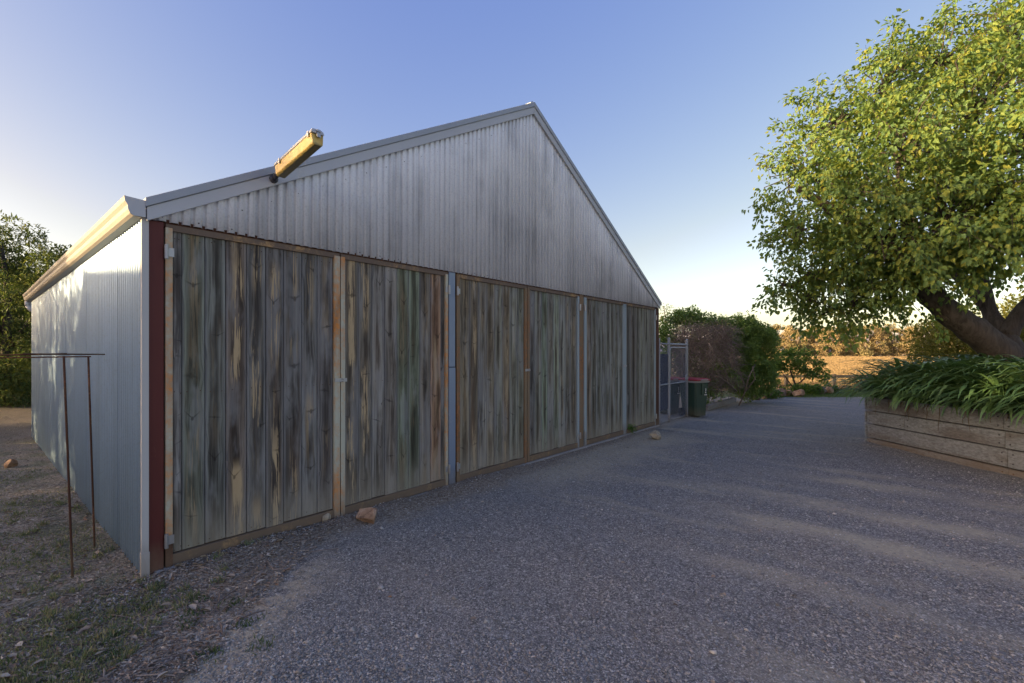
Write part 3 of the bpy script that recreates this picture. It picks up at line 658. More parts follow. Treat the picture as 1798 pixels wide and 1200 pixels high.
# ---- rusty bar stand by the side wall
st = empty('bar_stand', G(128, 1012)); tag(st, 'thin rusty steel bar stand beside the corrugated side wall', 'stand')
o0 = st.location
l1t, l1b = P(112,625.5,3.30), G(128,1014); l2t, l2b = P(155,626.5,3.78), G(166.5,963)
def bar(a, b, name, r=.007, sag=0):
    pts = [a.lerp(b, k/6)+Vector((0,0,-sag*math.sin(math.pi*k/6))) for k in range(7)]
    mb = MB(); mb.tube([p-o0 for p in pts], r, 6); mb.build(name, m_rust, st, smooth=True)
bar(l1t, l1b+Vector((0,0,-.05)), 'leg'); bar(l2t, l2b+Vector((0,0,-.05)), 'leg')
a = l1t+Vector((0,0,.008)); b = l2t+Vector((0,0,.010))
bar(a+(a-b)*1.2, b+(b-a)*.9+Vector((0,0,.012)), 'top_bar', .006)
side = Vector((-1.5,-.42,-.03))
bar(a+Vector((.02,0,.008)), a+side, 'top_bar', .006); bar(b+Vector((.02,0,-.01)), b+side, 'top_bar', .006)
far1 = a+side*.9; far2 = b+side*.9
bar(far1, Vector((far1.x,far1.y,-.05)), 'leg'); bar(far2, Vector((far2.x,far2.y,-.05)), 'leg')

# ================================================================== chain wire gate and fence
def rel(v, o): return (v[0]-o.x, v[1]-o.y, v[2])
fb = Vector((AX+UX*(W+.06), AY+UY*(W+.06), 0)); RZ = math.atan2(UY, UX)
x1 = T(1174.5)-(W+.06); x2 = T(1206)-(W+.06)
fe = empty('wire_fence', fb, RZ); tag(fe, 'grey pipe fence with chain wire joining the shed corner to the gate', 'fence')
def wires(x0, x1, z0, z1, name, parent, sp=.062, r=.0017):
    mb = MB(); w_, h_ = x1-x0, z1-z0
    for s in (1, -1):
        c = -h_
        while c < w_:
            pts = []
            a0, a1 = max(0, c), min(w_, c+h_)
            if a1-a0 > .01:
                za, zb = a0-c, a1-c
                if s == 1: pa, pb = (x0+a0, z0+za), (x0+a1, z0+zb)
                else: pa, pb = (x0+a0, z1-za), (x0+a1, z1-zb)
                mb.tube([(pa[0], .002*s, pa[1]), (pb[0], .002*s, pb[1])], r, 3, False)
            c += sp
    o = mb.build(name, m_mesh, parent); tag(o, kind='stuff'); return o
for xx, r, zt in ((0.0, .022, 1.88), (x1, .03, 1.91), (x2, .03, 1.90)):
    mb = MB(); mb.tube([(xx,0,-.1),(xx,0,zt)], r, 12).tube([(xx,0,zt),(xx,0,zt+.012),], [r*1.06, r*.5], 12); mb.build('post', m_pipe, fe, smooth=False)
MB().tube([(-.03,0,1.775),(x2+.05,0,1.775)], .021, 10).build('top_rail', m_pipe, fe, smooth=True)
MB().tube([(0,0,.04),(x1,0,.04)], .017, 10).build('bottom_rail', m_pipe, fe, smooth=True)
MB().tube([(0,0,.87),(x1,0,.87)], .017, 10).build('middle_rail', m_pipe, fe, smooth=True)
wires(.0, x1, .05, 1.76, 'chain_wire', fe)
m_cloth, nt_, b_ = new_mat('dark_blue_shade_cloth', .9); b_.inputs['Base Color'].default_value = (.022,.032,.065,1)
mb = MB(); mb.box(.02, x1-.03, .012, .016, .30, 1.55); mb.build('shade_cloth', m_cloth, fe)
ga = empty('pipe_gate', fb+Vector((UX*(x1+.05), UY*(x1+.05), 0)), RZ); tag(ga, 'grey pipe gate with rounded corners and chain wire left of the red lidded bin', 'gate')
gw = x2-x1-.10; gt_ = 1.70
rc = .10; arc = lambda cx, cz, a0: [(cx+rc*math.cos(a0+k*math.pi/8), 0, cz+rc*math.sin(a0+k*math.pi/8)) for k in range(5)]
fr = [(0,0,.04)]+[(0,0,gt_-rc)]+arc(rc, gt_-rc, math.pi)[1:] if False else None
pts = [(0,0,.04),(0,0,gt_-rc)] + [(rc-rc*math.cos(k*math.pi/8), 0, gt_-rc+rc*math.sin(k*math.pi/8)) for k in range(1,5)] + \
      [(gw-rc+rc*math.sin(k*math.pi/8), 0, gt_-rc+rc*math.cos(k*math.pi/8)) for k in range(0,5)] + [(gw,0,.04)]
mb = MB(); mb.tube(pts, .018, 8).tube([(0,0,.05),(gw,0,.05)], .018, 8).tube([(0,0,.87),(gw,0,.87)], .015, 8); mb.build('frame', m_pipe, ga, smooth=True)
wires(.0, gw, .05, gt_-.02, 'chain_wire', ga)
mb = MB(); mb.tube([(gw-.12,-.03,.93),(gw-.12,-.03,1.0),(gw-.05,-.03,1.04),(gw+.06,-.03,1.0)], .012, 8).box(gw-.06,gw+.07,-.03,-.02,.93,1.0); mb.build('latch', m_pipe, ga, smooth=False)

# ---- wheelie bins
m_bin = mat_paint('dark_green_bin_plastic', (.030,.062,.044), (.07,.08,.07), .15, .45, 5, splash=.3)
m_lid = mat_paint('red_bin_lid', (.30,.022,.02), (.34,.05,.04), .2, .45, 5)
m_rim = mat_paint('pale_grey_rim', (.34,.34,.33), (.2,.2,.2), .2, .5, 8)
m_tyre, _, b_ = new_mat('black_tyre', .8); b_.inputs['Base Color'].default_value = (.015,.015,.015,1)
def wheelie(loc, rz, label):
    r = empty('wheelie_bin', loc, rz); tag(r, label, 'bin', 'red lidded wheelie bins by the gate')
    def ring(w, d, z, yo=0): 
        c = .035
        return [(-w/2+c,-d/2+yo,z),(w/2-c,-d/2+yo,z),(w/2,-d/2+c+yo,z),(w/2,d/2-c+yo,z),(w/2-c,d/2+yo,z),(-w/2+c,d/2+yo,z),(-w/2,d/2-c+yo,z),(-w/2,-d/2+c+yo,z)]
    def loft(rings):
        n = 8; vs = [v for q in rings for v in q]
        fs = [(i*n+k, i*n+(k+1)%n, (i+1)*n+(k+1)%n, (i+1)*n+k) for i in range(len(rings)-1) for k in range(n)]
        fs += [tuple(range(n-1,-1,-1)), tuple(range((len(rings)-1)*n, len(rings)*n))]
        return MB().add(vs, fs)
    mb = loft([ring(.37,.42,.03,-.02), ring(.38,.44,.10,-.01), ring(.47,.52,.80), ring(.48,.54,.86)]); mb.box(-.03,.03,-.278,-.24,.55,.82)
    mb.build('body', m_bin, r)
    loft([ring(.505,.565,.845), ring(.515,.575,.86), ring(.515,.575,.885), ring(.50,.56,.89)]).build('rim', m_rim, r)
    lid = loft([ring(.52,.60,.893,-.015), ring(.525,.605,.915,-.015), ring(.46,.52,.945,.0), ring(.30,.36,.955,.02)]).build('lid', m_lid, r)
    MB().box(-.12,.12,-.335,-.312,.90,.925).build('lid_lip', m_rim, lid)
    MB().tube([(-.2,.30,.88),(-.2,.345,.885),(.2,.345,.885),(.2,.30,.88)], .014, 8).build('handle', m_bin, r, smooth=True)
    for s in (-1, 1):
        mb = MB(); mb.tube([(s*.19,.19,.1),(s*.235,.19,.1)], .1, 16); mb.build('wheel', m_tyre, r)
    lb = MB()
    # small white mark and line of print on the front
    fy = lambda z: -.237-.022*(z-.1)/.7-.0145
    for (ax, az, bw, bh) in ((.11,.60,.030,.028),(.11,.645,.024,.026),(.11,.685,.026,.030)):
        y_ = fy(az)-.003; lb.box(ax-bw/2, ax+bw/2, y_-.002, y_+.004, az-bh/2, az+bh/2)
    for k in range(5): y_ = fy(.545)-.003; lb.box(.07+k*.018, .082+k*.018, y_-.002, y_+.004, .535, .556)
    tag(lb.build('white_marking', m_white, r), kind='stuff')
    return r
bx = G(1224, 733); wheelie((bx.x, bx.y+.22, 0), R(28), 'dark green wheelie bin with red lid standing right of the wire gate')
wheelie((bx.x-.52, bx.y+.62, 0), R(28), 'dark green red lidded bin half hidden behind the gate wire')

# ================================================================== vegetation helpers
def leaf_mesh(name, C, Dr, Nm, ln, wd, fold=.25, droop=.12, shape=(.30,.5,.66,.36)):
    Dr = Dr/np.linalg.norm(Dr, axis=1, keepdims=True)
    S = np.cross(Dr, Nm); S /= np.linalg.norm(S, axis=1, keepdims=True)+1e-9
    N2 = np.cross(S, Dr); L_ = ln[:,None]; W_ = wd[:,None]
    a, wa, b, wb = shape
    up = fold*W_*N2
    V = np.stack([C, C+Dr*a*L_+S*W_*wa+up, C+Dr*b*L_+S*W_*wb+up-N2*droop*.4*L_, C+Dr*L_-N2*droop*L_,
                  C+Dr*b*L_-S*W_*wb+up-N2*droop*.4*L_, C+Dr*a*L_-S*W_*wa+up], 1)
    n = len(C); b0 = np.arange(n)*6
    Fq = np.concatenate([np.stack([b0,b0+1,b0+2,b0+3],-1), np.stack([b0,b0+3,b0+4,b0+5],-1)])
    return np_mesh(name, V.reshape(-1,3), Fq)
def unit(n):
    v = rng.normal(0,1,(n,3)); return v/np.linalg.norm(v,axis=1,keepdims=True)
def cloud(centres, radii, per, ln, wd, droop=.5, outward=.6, squash=.8, **k):
    """leaf-sized faces in clusters; returns mesh-ready arrays"""
    C = []; Dv = []
    for c, r, n in zip(centres, radii, per):
        u = unit(n); rr = r*rng.uniform(.25,1,n)**.6
        p = np.asarray(c)+u*rr[:,None]*np.array([1,1,squash]); C.append(p)
        dd = outward*u+rng.normal(0,.55,(n,3)); dd[:,2] -= droop; Dv.append(dd)
    C = np.concatenate(C); Dv = np.concatenate(Dv); n = len(C)
    Nm = rng.normal(0,.55,(n,3)); Nm[:,2] += 1
    lnv = ln*rng.uniform(.65,1.2,n); 
    return C, Dv, Nm, lnv, wd*lnv/ln*rng.uniform(.85,1.15,n)
def clusters(lobes, per_lobe, rmin=.55):
    """sample cluster centres over the shells of ellipsoid lobes (centre, (rx,ry,rz))"""
    out = []
    for (c, r), n in zip(lobes, per_lobe):
        u = unit(n); s = rng.uniform(rmin,1,n)**.7
        out.append(np.asarray(c)+u*np.asarray(r)*s[:,None])
    return np.concatenate(out)

# ---- big shade tree in the planter
tb = Vector((8.75, 7.75, .7))
tree = empty('shade_tree', tb); tag(tree, 'large leaning broadleaf tree with sunlit crown rising from the timber planter', 'tree')
def rp(v): return Vector(v)-tb
def limb(pts, r0, r1, name, n=10, parent=tree, mat=m_bark):
    pts = [rp(p) for p in pts]; fine = []
    for i in range(len(pts)-1):
        p0 = pts[max(i-1,0)]; p1 = pts[i]; p2 = pts[i+1]; p3 = pts[min(i+2,len(pts)-1)]
        for k in range(4):
            t = k/4; fine.append(.5*((2*p1)+(p2-p0)*t+(2*p0-5*p1+4*p2-p3)*t*t+(3*p1-p0-3*p2+p3)*t**3))
    fine.append(pts[-1]); m = len(fine)
    rad = [(r0+(r1-r0)*(i/(m-1))**.8)*(1+.07*math.sin(i*2.3)) for i in range(m)]
    mb = MB(); mb.tube(fine, rad, n); return mb.build(name, mat, parent, smooth=True)
trunkpts = [P(1840,700,7.9), P(1790,650,7.8), P(1722,590,7.7), P(1665,548,7.7), P(1610,495,7.8)]
limb(trunkpts, .29, .16, 'trunk', 14)
for pts, r0, r1 in (
    ([P(1610,497,7.8), P(1545,425,8.0), P(1480,380,8.2), P(1400,330,8.3)], .19, .05),
    ([P(1640,525,7.75), P(1600,430,7.4), P(1585,340,7.4), P(1570,250,7.8)], .14, .025),
    ([P(1560,440,8.0), P(1500,470,8.3), P(1440,480,8.5), P(1390,500,8.6)], .09, .025),
    ([P(1800,655,7.9), P(1765,590,8.3), P(1735,540,8.6), P(1715,430,8.8), P(1690,300,8.8), P(1690,200,8.6)], .19, .03),
    ([P(1765,590,8.3), P(1800,540,8.2), P(1850,470,8.0), P(1880,330,7.7)], .17, .04),
    ([P(1735,540,8.6), P(1660,460,9.4), P(1600,380,10.0), P(1540,260,10.2)], .12, .03),
    ([P(1850,470,8.0), P(1760,380,7.0), P(1700,330,6.4)], .09, .02)):
    limb(pts, r0, r1, 'limb')
LB = [(1402,305,78,8.3,32),(1402,405,58,8.4,20),(1466,218,80,8.2,36),(1552,152,84,8.0,38),(1650,105,88,8.0,42),(1765,55,98,8.0,46),(1880,80,150,8.0,50),
      (1480,350,110,7.7,40),(1590,270,130,7.3,62),(1710,190,130,7.1,66),(1800,260,140,6.8,60),(1470,455,85,8.2,38),(1405,478,45,8.4,14),(1418,522,40,8.5,14),(1375,500,30,8.5,8),(1460,545,34,8.4,10),
      (1560,425,105,7.4,50),(1660,390,110,6.9,56),(1775,370,110,6.6,58),(1500,530,52,8.1,16),(1565,520,48,7.8,14),(1630,230,120,9.8,36),(1515,340,105,10.0,32),
      (1700,300,180,10.2,46),(1730,405,75,7.0,26),(1640,440,75,7.6,24),(1720,425,55,8.8,12),(1800,395,70,7.2,18),(1455,400,100,9.6,26),(1620,440,80,9.8,18),(1900,350,160,8.0,30),(1890,200,170,8.5,30)]
lobes = []; cnt = []
for (px, py, r, Y, n) in LB:
    c = P(px,py,Y)-tb; rr = r/F*Y*.86; lobes.append((tuple(c), (rr, rr*1.15, rr*.92))); cnt.append(n)
CC = clusters(lobes, [max(3,int(q*.80)) for q in cnt], .35); nC = len(CC)
LC = np.array([l[0] for l in lobes]); near = np.array([LC[np.argmin(((LC-c)**2).sum(1))] for c in CC])
out_ = CC-near; out_ /= np.linalg.norm(out_,axis=1,keepdims=True)+1e-6
C = []; Dv = []; NMS = []; mb = MB()
for c, e, u in zip(CC, near, out_):
    nl = int(rng.integers(42, 92)); L_ = rng.uniform(.35,.8); dr = u*.9+rng.normal(0,.45,3)+np.array([0,0,.12]); dr /= np.linalg.norm(dr)
    f_ = rng.uniform(-.35,1,nl); sagz = -.28*np.clip(f_,0,1)**2*L_
    p = c+dr*(f_*L_*.75)[:,None]; p[:,2] += sagz
    off = rng.normal(0,1,(nl,3))*(.095*(1.15-np.clip(f_,0,1)*.7))[:,None]; p = p+off
    q = off*6+dr*.5+rng.normal(0,.35,(nl,3)); q[:,2] -= .75
    C.append(p); Dv.append(q); sn = u*.55+np.array([0,0,.75])+rng.normal(0,.35,3); NMS.append(sn[None]+rng.normal(0,.27,(nl,3)))
    a0 = Vector(c-dr*.35*L_); mid = Vector(e).lerp(a0,.55)+Vector(rng.normal(0,.05,3)); tip = Vector(c+dr*L_*.7)+Vector((0,0,-.2*L_))
    mb.tube([Vector(e), mid, a0, Vector(c), tip], [.016,.012,.008,.005,.002], 4, False)
C = np.concatenate(C); Dv = np.concatenate(Dv); k_ = len(C); Nm = np.concatenate(NMS)
L_ = .082*rng.uniform(.6,1.25,k_)
ms = leaf_mesh('crown', C, Dv, Nm, L_, L_*rng.uniform(.55,.75,k_), fold=.2, droop=.18, shape=(.28,.5,.62,.34))
o = mobj('crown', ms, m_leaf, tree); tag(o, kind='stuff')
o = mb.build('twigs', m_bark, tree); tag(o, kind='stuff')

# ---- generic bush/tree from lobes
def plant(name, label, cat, base, lobes, cnt, per, ln, wd, mat, crad=(.15,.3), droop=.3, outward=.6, trunk=None, group=None, tmat=None, rmin=.5, squash=.85, leafname='foliage'):
    r = empty(name, base); tag(r, label, cat, group)
    CC = clusters(lobes, cnt, rmin); n = len(CC)
    o = mobj(leafname, leaf_mesh(leafname, *cloud(CC, rng.uniform(*crad,n), rng.integers(per*.7, per*1.3, n), ln, wd, droop, outward, squash)), mat, r)
    tag(o, kind='stuff')
    if trunk:
        for nm, pts, r0, r1 in trunk:
            m = len(pts); mb = MB(); mb.tube(pts, [r0+(r1-r0)*i/(m-1) for i in range(m)], 7); mb.build(nm, tmat or m_bark, r, smooth=True)
    return r
# left conifer-like tree behind the shed
lb = [((0,0,1.3),(1.9,1.9,1.3)),((.4,-.3,2.6),(1.7,1.7,1.2)),((-.5,.2,3.6),(1.5,1.5,1.1)),((-.1,0,4.5),(1.1,1.1,.9)),((1.3,.1,3.4),(.9,.9,.8)),((1.7,0,4.05),(.55,.7,.35)),((-1.3,-.4,2.6),(1.1,1.1,1.4)),((1.0,.3,1.2),(1.3,1.3,1.1)),((-.9,0,4.7),(.8,.8,.6)),((-.3,-.9,.6),(1.5,.9,.7)),((.9,-.6,.5),(.9,.8,.6))]
pz = P(8,700,13.3); pz.z = float(gz(pz.x,pz.y))
ltree = plant('feathery_tree', 'tall feathery dark green tree behind the back of the shed', 'tree', pz, lb, [70,64,54,34,24,14,36,40,22,40,24], 85, .13, .035, m_conif, (.22,.42), .05, .9,
      [('trunk',[(0,0,-.2),(.05,0,1.5),(0,.1,3.2),(-.1,0,4.6)],.16,.04),('limb',[(.05,0,1.4),(.8,.1,2.6),(1.6,0,3.9)],.07,.02),('limb',[(0,0,2),(-.7,-.2,3),(-1.2,-.3,3.6)],.06,.02)], leafname='crown')
def copy_tree(o, parent=None, loc=None, rz=0, sc=1, label=None):
    c = o.copy(); COL.objects.link(c)
    if parent: c.parent = parent
    if loc is not None: c.location = loc; c.rotation_euler = (0,0,rz); c.scale = (sc,sc,sc)
    if label: c['label'] = label
    for ch in list(o.children): copy_tree(ch, c)
    return c
ltree.scale = (.97,.97,.97)
copy_tree(ltree, None, (-16.6,14.6,.15), 2.1, .95, 'feathery tree at the far left edge leaning over the dry bank')
copy_tree(ltree, None, (-18.5,20,.2), 4, 1.05, 'feathery tree further back beyond the left bank')
# unseen trees and house added at the left to shade drive and wall
for (x_, y_, rz_, s_, l_) in ((-17.2,2.7,1,1.12,'unseen feathery tree added for shade next to the house gable'),(-16.4,6.1,3,1.05,'unseen feathery tree added for shade in the middle of the bank'),
                            (-22,-6.9,2,1.55,'tall unseen feathery tree added for shade behind the house gable'),(-22.5,-10.5,4,1.6,'tall unseen feathery tree added for shade behind the middle of the house'),(-22,-14.5,.5,1.5,'tall unseen feathery tree added for shade behind the near end of the house')):
    copy_tree(ltree, None, (x_, y_, .1), rz_, s_, l_)
plant('gum_tree', 'tall unseen gum tree added behind the house, its high crown shading the planter tree', 'tree', (-22.2,-2.9,0), [((0,-.4,6.9),(1.3,1.9,1.35)),((.2,1.0,7.1),(1.1,1.0,1.1)),((0,-1.8,6.6),(1.1,1.0,1.4))], [90,50,60], 70, .13, .05, m_gumg, (.25,.45), .3, .6, [('trunk',[(0,-.8,-.1),(.1,-.7,2.5),(0,-.6,5.0),(.1,-.4,7.2)],.2,.06)])  # unseen tree added; high crown shades the planter tree but not the wall
ho = empty('unseen_house', (-16.5,-6.5,0)); tag(ho, 'low pale house with grey gabled roof, unseen and added at the left to cast shade', 'house')  # unseen house added so its ridge casts the shadow line on the wall
HR = 4.05
MB().box(-2.6,2.6,-8,7.2,-.1,2.6).build('wall', m_conc, ho)
MB().prism([(-3.1,2.55),(0,HR),(3.1,2.55),(3.1,2.62),(0,HR+.08),(-3.1,2.62)], -8.4, 7.55, 'y').build('roof', m_roofst, ho)
MB().prism([(-2.6,2.602),(2.6,2.602),(0,HR-.05)], 7.1, 7.2, 'y').build('gable_end', m_conc, ho)
for yy in (-5,-1,3.2):
    f = MB().box(2.6,2.66,yy-.75,yy+.75,.9,2.2).build('window', m_white, ho)
    m_gl = bpy.data.materials.get('window_glass') or new_mat('window_glass', .1, 0, .5)[0]
    m_gl.node_tree.nodes['Principled BSDF'].inputs['Base Color'].default_value = (.03,.04,.05,1)
    MB().box(2.661,2.665,yy-.68,yy+.68,.97,2.13).build('pane', m_gl, f)

# ---- shrubs right of the gate
b1 = Vector((5.55, 13.7, 0))
lb = [((-.2,.5,2.1),(.95,.7,.75)),((.5,.5,2.0),(.8,.6,.7)),((-.7,.4,1.5),(.55,.5,.7)),((.1,.4,1.1),(.9,.5,.9)),((0,-.25,.45),(.6,.35,.45)),((-.1,.5,2.65),(.5,.4,.22)),((.35,-.3,.9),(.6,.25,.4)),((.55,.4,2.45),(.35,.3,.2))]
vine = plant('tangled_shrub', 'tangled shrub of dead brown twigs under green leaves behind the bin', 'shrub', b1, lb, [80,60,36,44,26,26,20,14], 60, .075, .045, m_bush, (.12,.24), .2, .6)
mb = MB()
for k in range(3200):
    u = rng.uniform(-1.0,1.0); h = rng.uniform(.5,2.35)
    c = np.array([u*(1.05-.1*h), -.28-.35*(1-abs(u))*(1-.25*abs(h-1.3))+rng.uniform(-.1,.25), h])
    p = [Vector(c)]; dr = Vector(rng.normal(0,1,3)*np.array([.9,.35,.7])+np.array([0,-.15,-.1])).normalized()
    for s in range(4):
        dr = (dr+Vector(rng.normal(0,.35,3))+Vector((0,-.02,-.14))).normalized(); p.append(p[-1]+dr*rng.uniform(.06,.14))
    mb.tube(p, [.0045,.004,.0035,.003,.002], 3, False)
o = mb.build('dead_twigs', m_twig, vine); tag(o, kind='stuff')
for pts in ([(.75,-.75,.1),(.95,-.75,.55),(.78,-.8,.95),(.55,-.8,1.15),(.5,-.75,1.55)], [(.7,-.75,.5),(.35,-.8,.8),(.1,-.7,.95)], [(.95,-.72,.5),(1.2,-.75,.85),(1.15,-.7,1.2)], [(.9,-.75,.45),(1.0,-.8,.9),(1.2,-.75,1.25)]):
    MB().tube(pts, [.020,.017,.014,.011,.008][:len(pts)], 6).build('branch', m_greybr, vine, smooth=True)
b2 = Vector((7.35, 14.7, 0))
lb = [((0,0,1.5),(.95,.8,1.2)),((.1,-.1,.8),(.8,.6,.7)),((-.25,.1,2.25),(.6,.6,.5)),((.25,0,2.0),(.65,.6,.55)),((-.5,-.2,1.5),(.5,.5,.8))]
plant('round_bush', 'tall rounded dense green bush beside the gravel drive', 'bush', b2, lb, [230,90,80,70,50], 95, .062, .036, m_bush, (.10,.2), .15, .9, rmin=.72)
b3 = P(1402,690,17.2); b3.z = 0
lb = [((-.4,0,1.25),(.6,.5,.32)),((.35,0,1.15),(.55,.5,.3)),((0,0,1.5),(.5,.4,.2)),((.75,0,.75),(.35,.3,.2)),((-.75,0,.95),(.3,.3,.2)),((.15,0,.8),(.6,.3,.15))]
plant('small_garden_tree', 'small spreading bright green tree in the rock edged garden bed', 'tree', b3, lb, [32,28,18,12,12,10], 36, .085, .05, m_small, (.12,.22), .1, .7,
      [('trunk',[(-.15,0,-.05),(-.12,0,.4),(-.3,0,.9)],.05,.03),('limb',[(-.12,0,.3),(.2,0,.6),(.5,0,1.0)],.035,.015),('limb',[(-.15,0,.2),(-.4,0,.55),(-.65,0,.9)],.03,.012)])
b4 = Vector((5.9, 17.5, 0))
plant('sparse_tree', 'thin sparse tree showing over the far shed corner', 'tree', b4, [((0,0,2.6),(.8,.6,.7)),((-.3,0,3.2),(.5,.4,.35)),((.5,0,2.2),(.5,.4,.5)),((-.2,0,1.6),(.7,.5,.7))], [26,14,14,24], 22, .08, .03, m_yell, (.15,.3), .3, .5,
      [('trunk',[(0,0,0),(.05,0,1.2),(-.1,0,2.4),(-.2,0,3.3)],.05,.012),('limb',[(0,0,1.4),(.4,0,2.0),(.6,0,2.6)],.03,.01)], tmat=m_greybr)
for (bx_, by_, lab, sc_) in ((14.2,14.6,'yellow green bush in sun behind the planter',1.0),(18.6,17.0,'tall yellow green bush in sun behind the leaning trunk',1.25)):
    lb = [((0,0,1.3*sc_),(1.5*sc_,1.2,1.1*sc_)),((-.8,0,1.9*sc_),(.9,.8,.6)),((.9,0,2.0*sc_),(1.0,.8,.7)),((.1,.2,2.5*sc_),(.9,.8,.5))]
    plant('sunny_bush', lab, 'bush', (bx_,by_,0), lb, [110,40,44,36], 44, .10, .06, m_yell, (.18,.34), .3, .7, [('trunk',[(0,0,-.1),(.1,0,1.0),(0,0,2.0)],.08,.03)])
plant('sunny_tree', 'tall loose yellow green tree in sun beyond the leaning trunk', 'tree', (17.0,13.6,0), [((0,0,2.6),(2.0,1.5,1.3)),((.9,.2,3.9),(1.6,1.3,1.1)),((-1.0,0,3.6),(1.2,1.0,.9)),((1.8,0,2.2),(1.3,1.1,1.2)),((-.6,0,1.5),(1.3,1.0,.8))], [90,60,36,46,40], 42, .10, .06, m_yell, (.2,.38), .3, .7, [('trunk',[(.2,0,-.1),(.3,0,1.2),(.1,0,2.6),(.5,0,3.8)],.12,.04)])
# low garden plants by the rocks
for k, (px, Y, s, lab) in enumerate(((1388,17.0,.30,'low dark green plant under the small garden tree'),(1425,17.6,.28,'low green plant right of the orange boulder'),(1448,18.2,.26,'low bright plant in front of the rail fence'),(1352,15.9,.28,'low ferny plant at the foot of the rounded bush'),(1412,18.0,.25,'low leafy plant behind the orange boulder'))):
    b = P(px,0,Y); b.z = float(gz(b.x,Y))
    plant('garden_plant', lab, 'plant', b, [((0,0,s*.6),(s*1.6,s,s*.7))], [26], 24, .07, .045, m_small, (.07,.14), -.1, .7, group='low plants in the garden bed')

# ---- rocks
ROCKN = [0]
def rock(px, py, wpx, hpx, mat, label, Y=None, group=None, name='rock'):
    g_ = G(px, py); Yv = g_.y if Y is None else Y
    x_ = (px-CX)/F*Yv; w_, h_ = wpx/F*Yv/2, hpx/F*Yv
    import bmesh
    bm = bmesh.new(); bmesh.ops.create_icosphere(bm, subdivisions=3, radius=1)
    pl = [Vector(unit(1)[0]) for _ in range(9)]; ds = [rng.uniform(.56,.82) for _ in pl]
    for v in bm.verts:
        for n_, d_ in zip(pl, ds):
            e = v.co.dot(n_)
            if e > d_: v.co -= n_*(e-d_)
        v.co += v.co.normalized()*(.015*math.sin(v.co.x*9+px)+.015*math.sin(v.co.y*11+v.co.z*7+py))
        v.co.x *= w_; v.co.y *= w_*.8; v.co.z *= h_*.62
    m = bpy.data.meshes.new(name); bm.to_mesh(m); bm.free()
    o = mobj(name, m, mat, None, (x_, Yv+w_*.4, float(gz(x_,Yv))+h_*.36)); o.rotation_euler = (0,0,rng.uniform(-.4,.4)); props(o, seed=float(rng.uniform(0,5)))
    tag(o, label, 'rock', group); return o
rock(643, 922, 46, 29, m_rock_o, 'orange brown rock, the largest lying below the second door')
rock(571, 921, 20, 15, m_rock_t, 'small tan rock at the foot of the near doors')
rock(1152, 773, 24, 16, m_rock_t, 'pale tan rock on the gravel near the wire gate')
rock(14, 823, 22, 15, m_rock_o, 'reddish brown clod on the bank left of the shed')
BR = [(1330,703,16,10,m_rock_g),(1343,701,14,11,m_rock_o),(1354,700,12,12,m_rock_g),(1364,698,14,14,m_rock_o),(1376,697,13,13,m_rock_g),(1386,696,12,10,m_rock_o),(1433,692,12,10,m_rock_g),(1446,692,13,12,m_rock_g),(1458,691,12,11,m_rock_o),(1469,690,11,11,m_rock_g),(1371,691,14,8,m_rock_o),(1451,685,16,7,m_rock_g)]
for k, (px, py, w_, h_, mt) in enumerate(BR):
    rock(px, py, w_*1.2, h_*1.15, mt, 'rough orange brown stone in the garden bed edging' if mt is m_rock_o else 'rough grey brown stone in the garden bed edging', None, 'stones edging the garden bed')
rock(1405, 697, 23, 15, m_rock_o, 'large orange boulder at the edge of the lawn')

# ---- old sleeper on the ground by the tangled shrub
sa, sb = G(1240,722), G(1289,711)
o = MB().box(0,(sb-sa).length,-.05,.05,0,.13).build('timber_edging', m_sleeper, None, loc=(sa.x,sa.y,.02)); o.rotation_euler = (0,R(-2),math.atan2(sb.y-sa.y,sb.x-sa.x))
tag(o, 'weathered timber sleeper edging in front of the tangled shrub', 'timber'); props(o, seed=.7, rust=.8)
pp = G(1213,722); o = MB().box(-.06,.06,-.06,.06,0,1.55).build('timber_post', m_bark, None, loc=(pp.x,pp.y+.4,-.02), bevel=.01)
tag(o, 'dark timber post standing behind the wire gate', 'post')

# ---- post and rail fence at the paddock edge
YF = 27.0
fx0 = (1340-CX)/F*YF; zf = float(gz(18,YF))
rf = empty('rail_fence', (fx0, YF, zf)); tag(rf, 'dark timber post and rail fence between lawn and dry paddock', 'fence')
sp = 2.75; x_ = ((1464-CX)/F*YF)-fx0-sp*2
while x_ < 26:
    o = MB().box(x_-.09,x_+.09,-.08,.08,-.2,1.02).build('post', m_bark, rf, bevel=.012)
    for z_ in (.30,.62,.90):
        if z_ == .62: continue
        MB().box(x_,x_+sp-.01,-.11,-.082,z_-.075,z_+.075).build('rail', m_bark, rf)
    x_ += sp

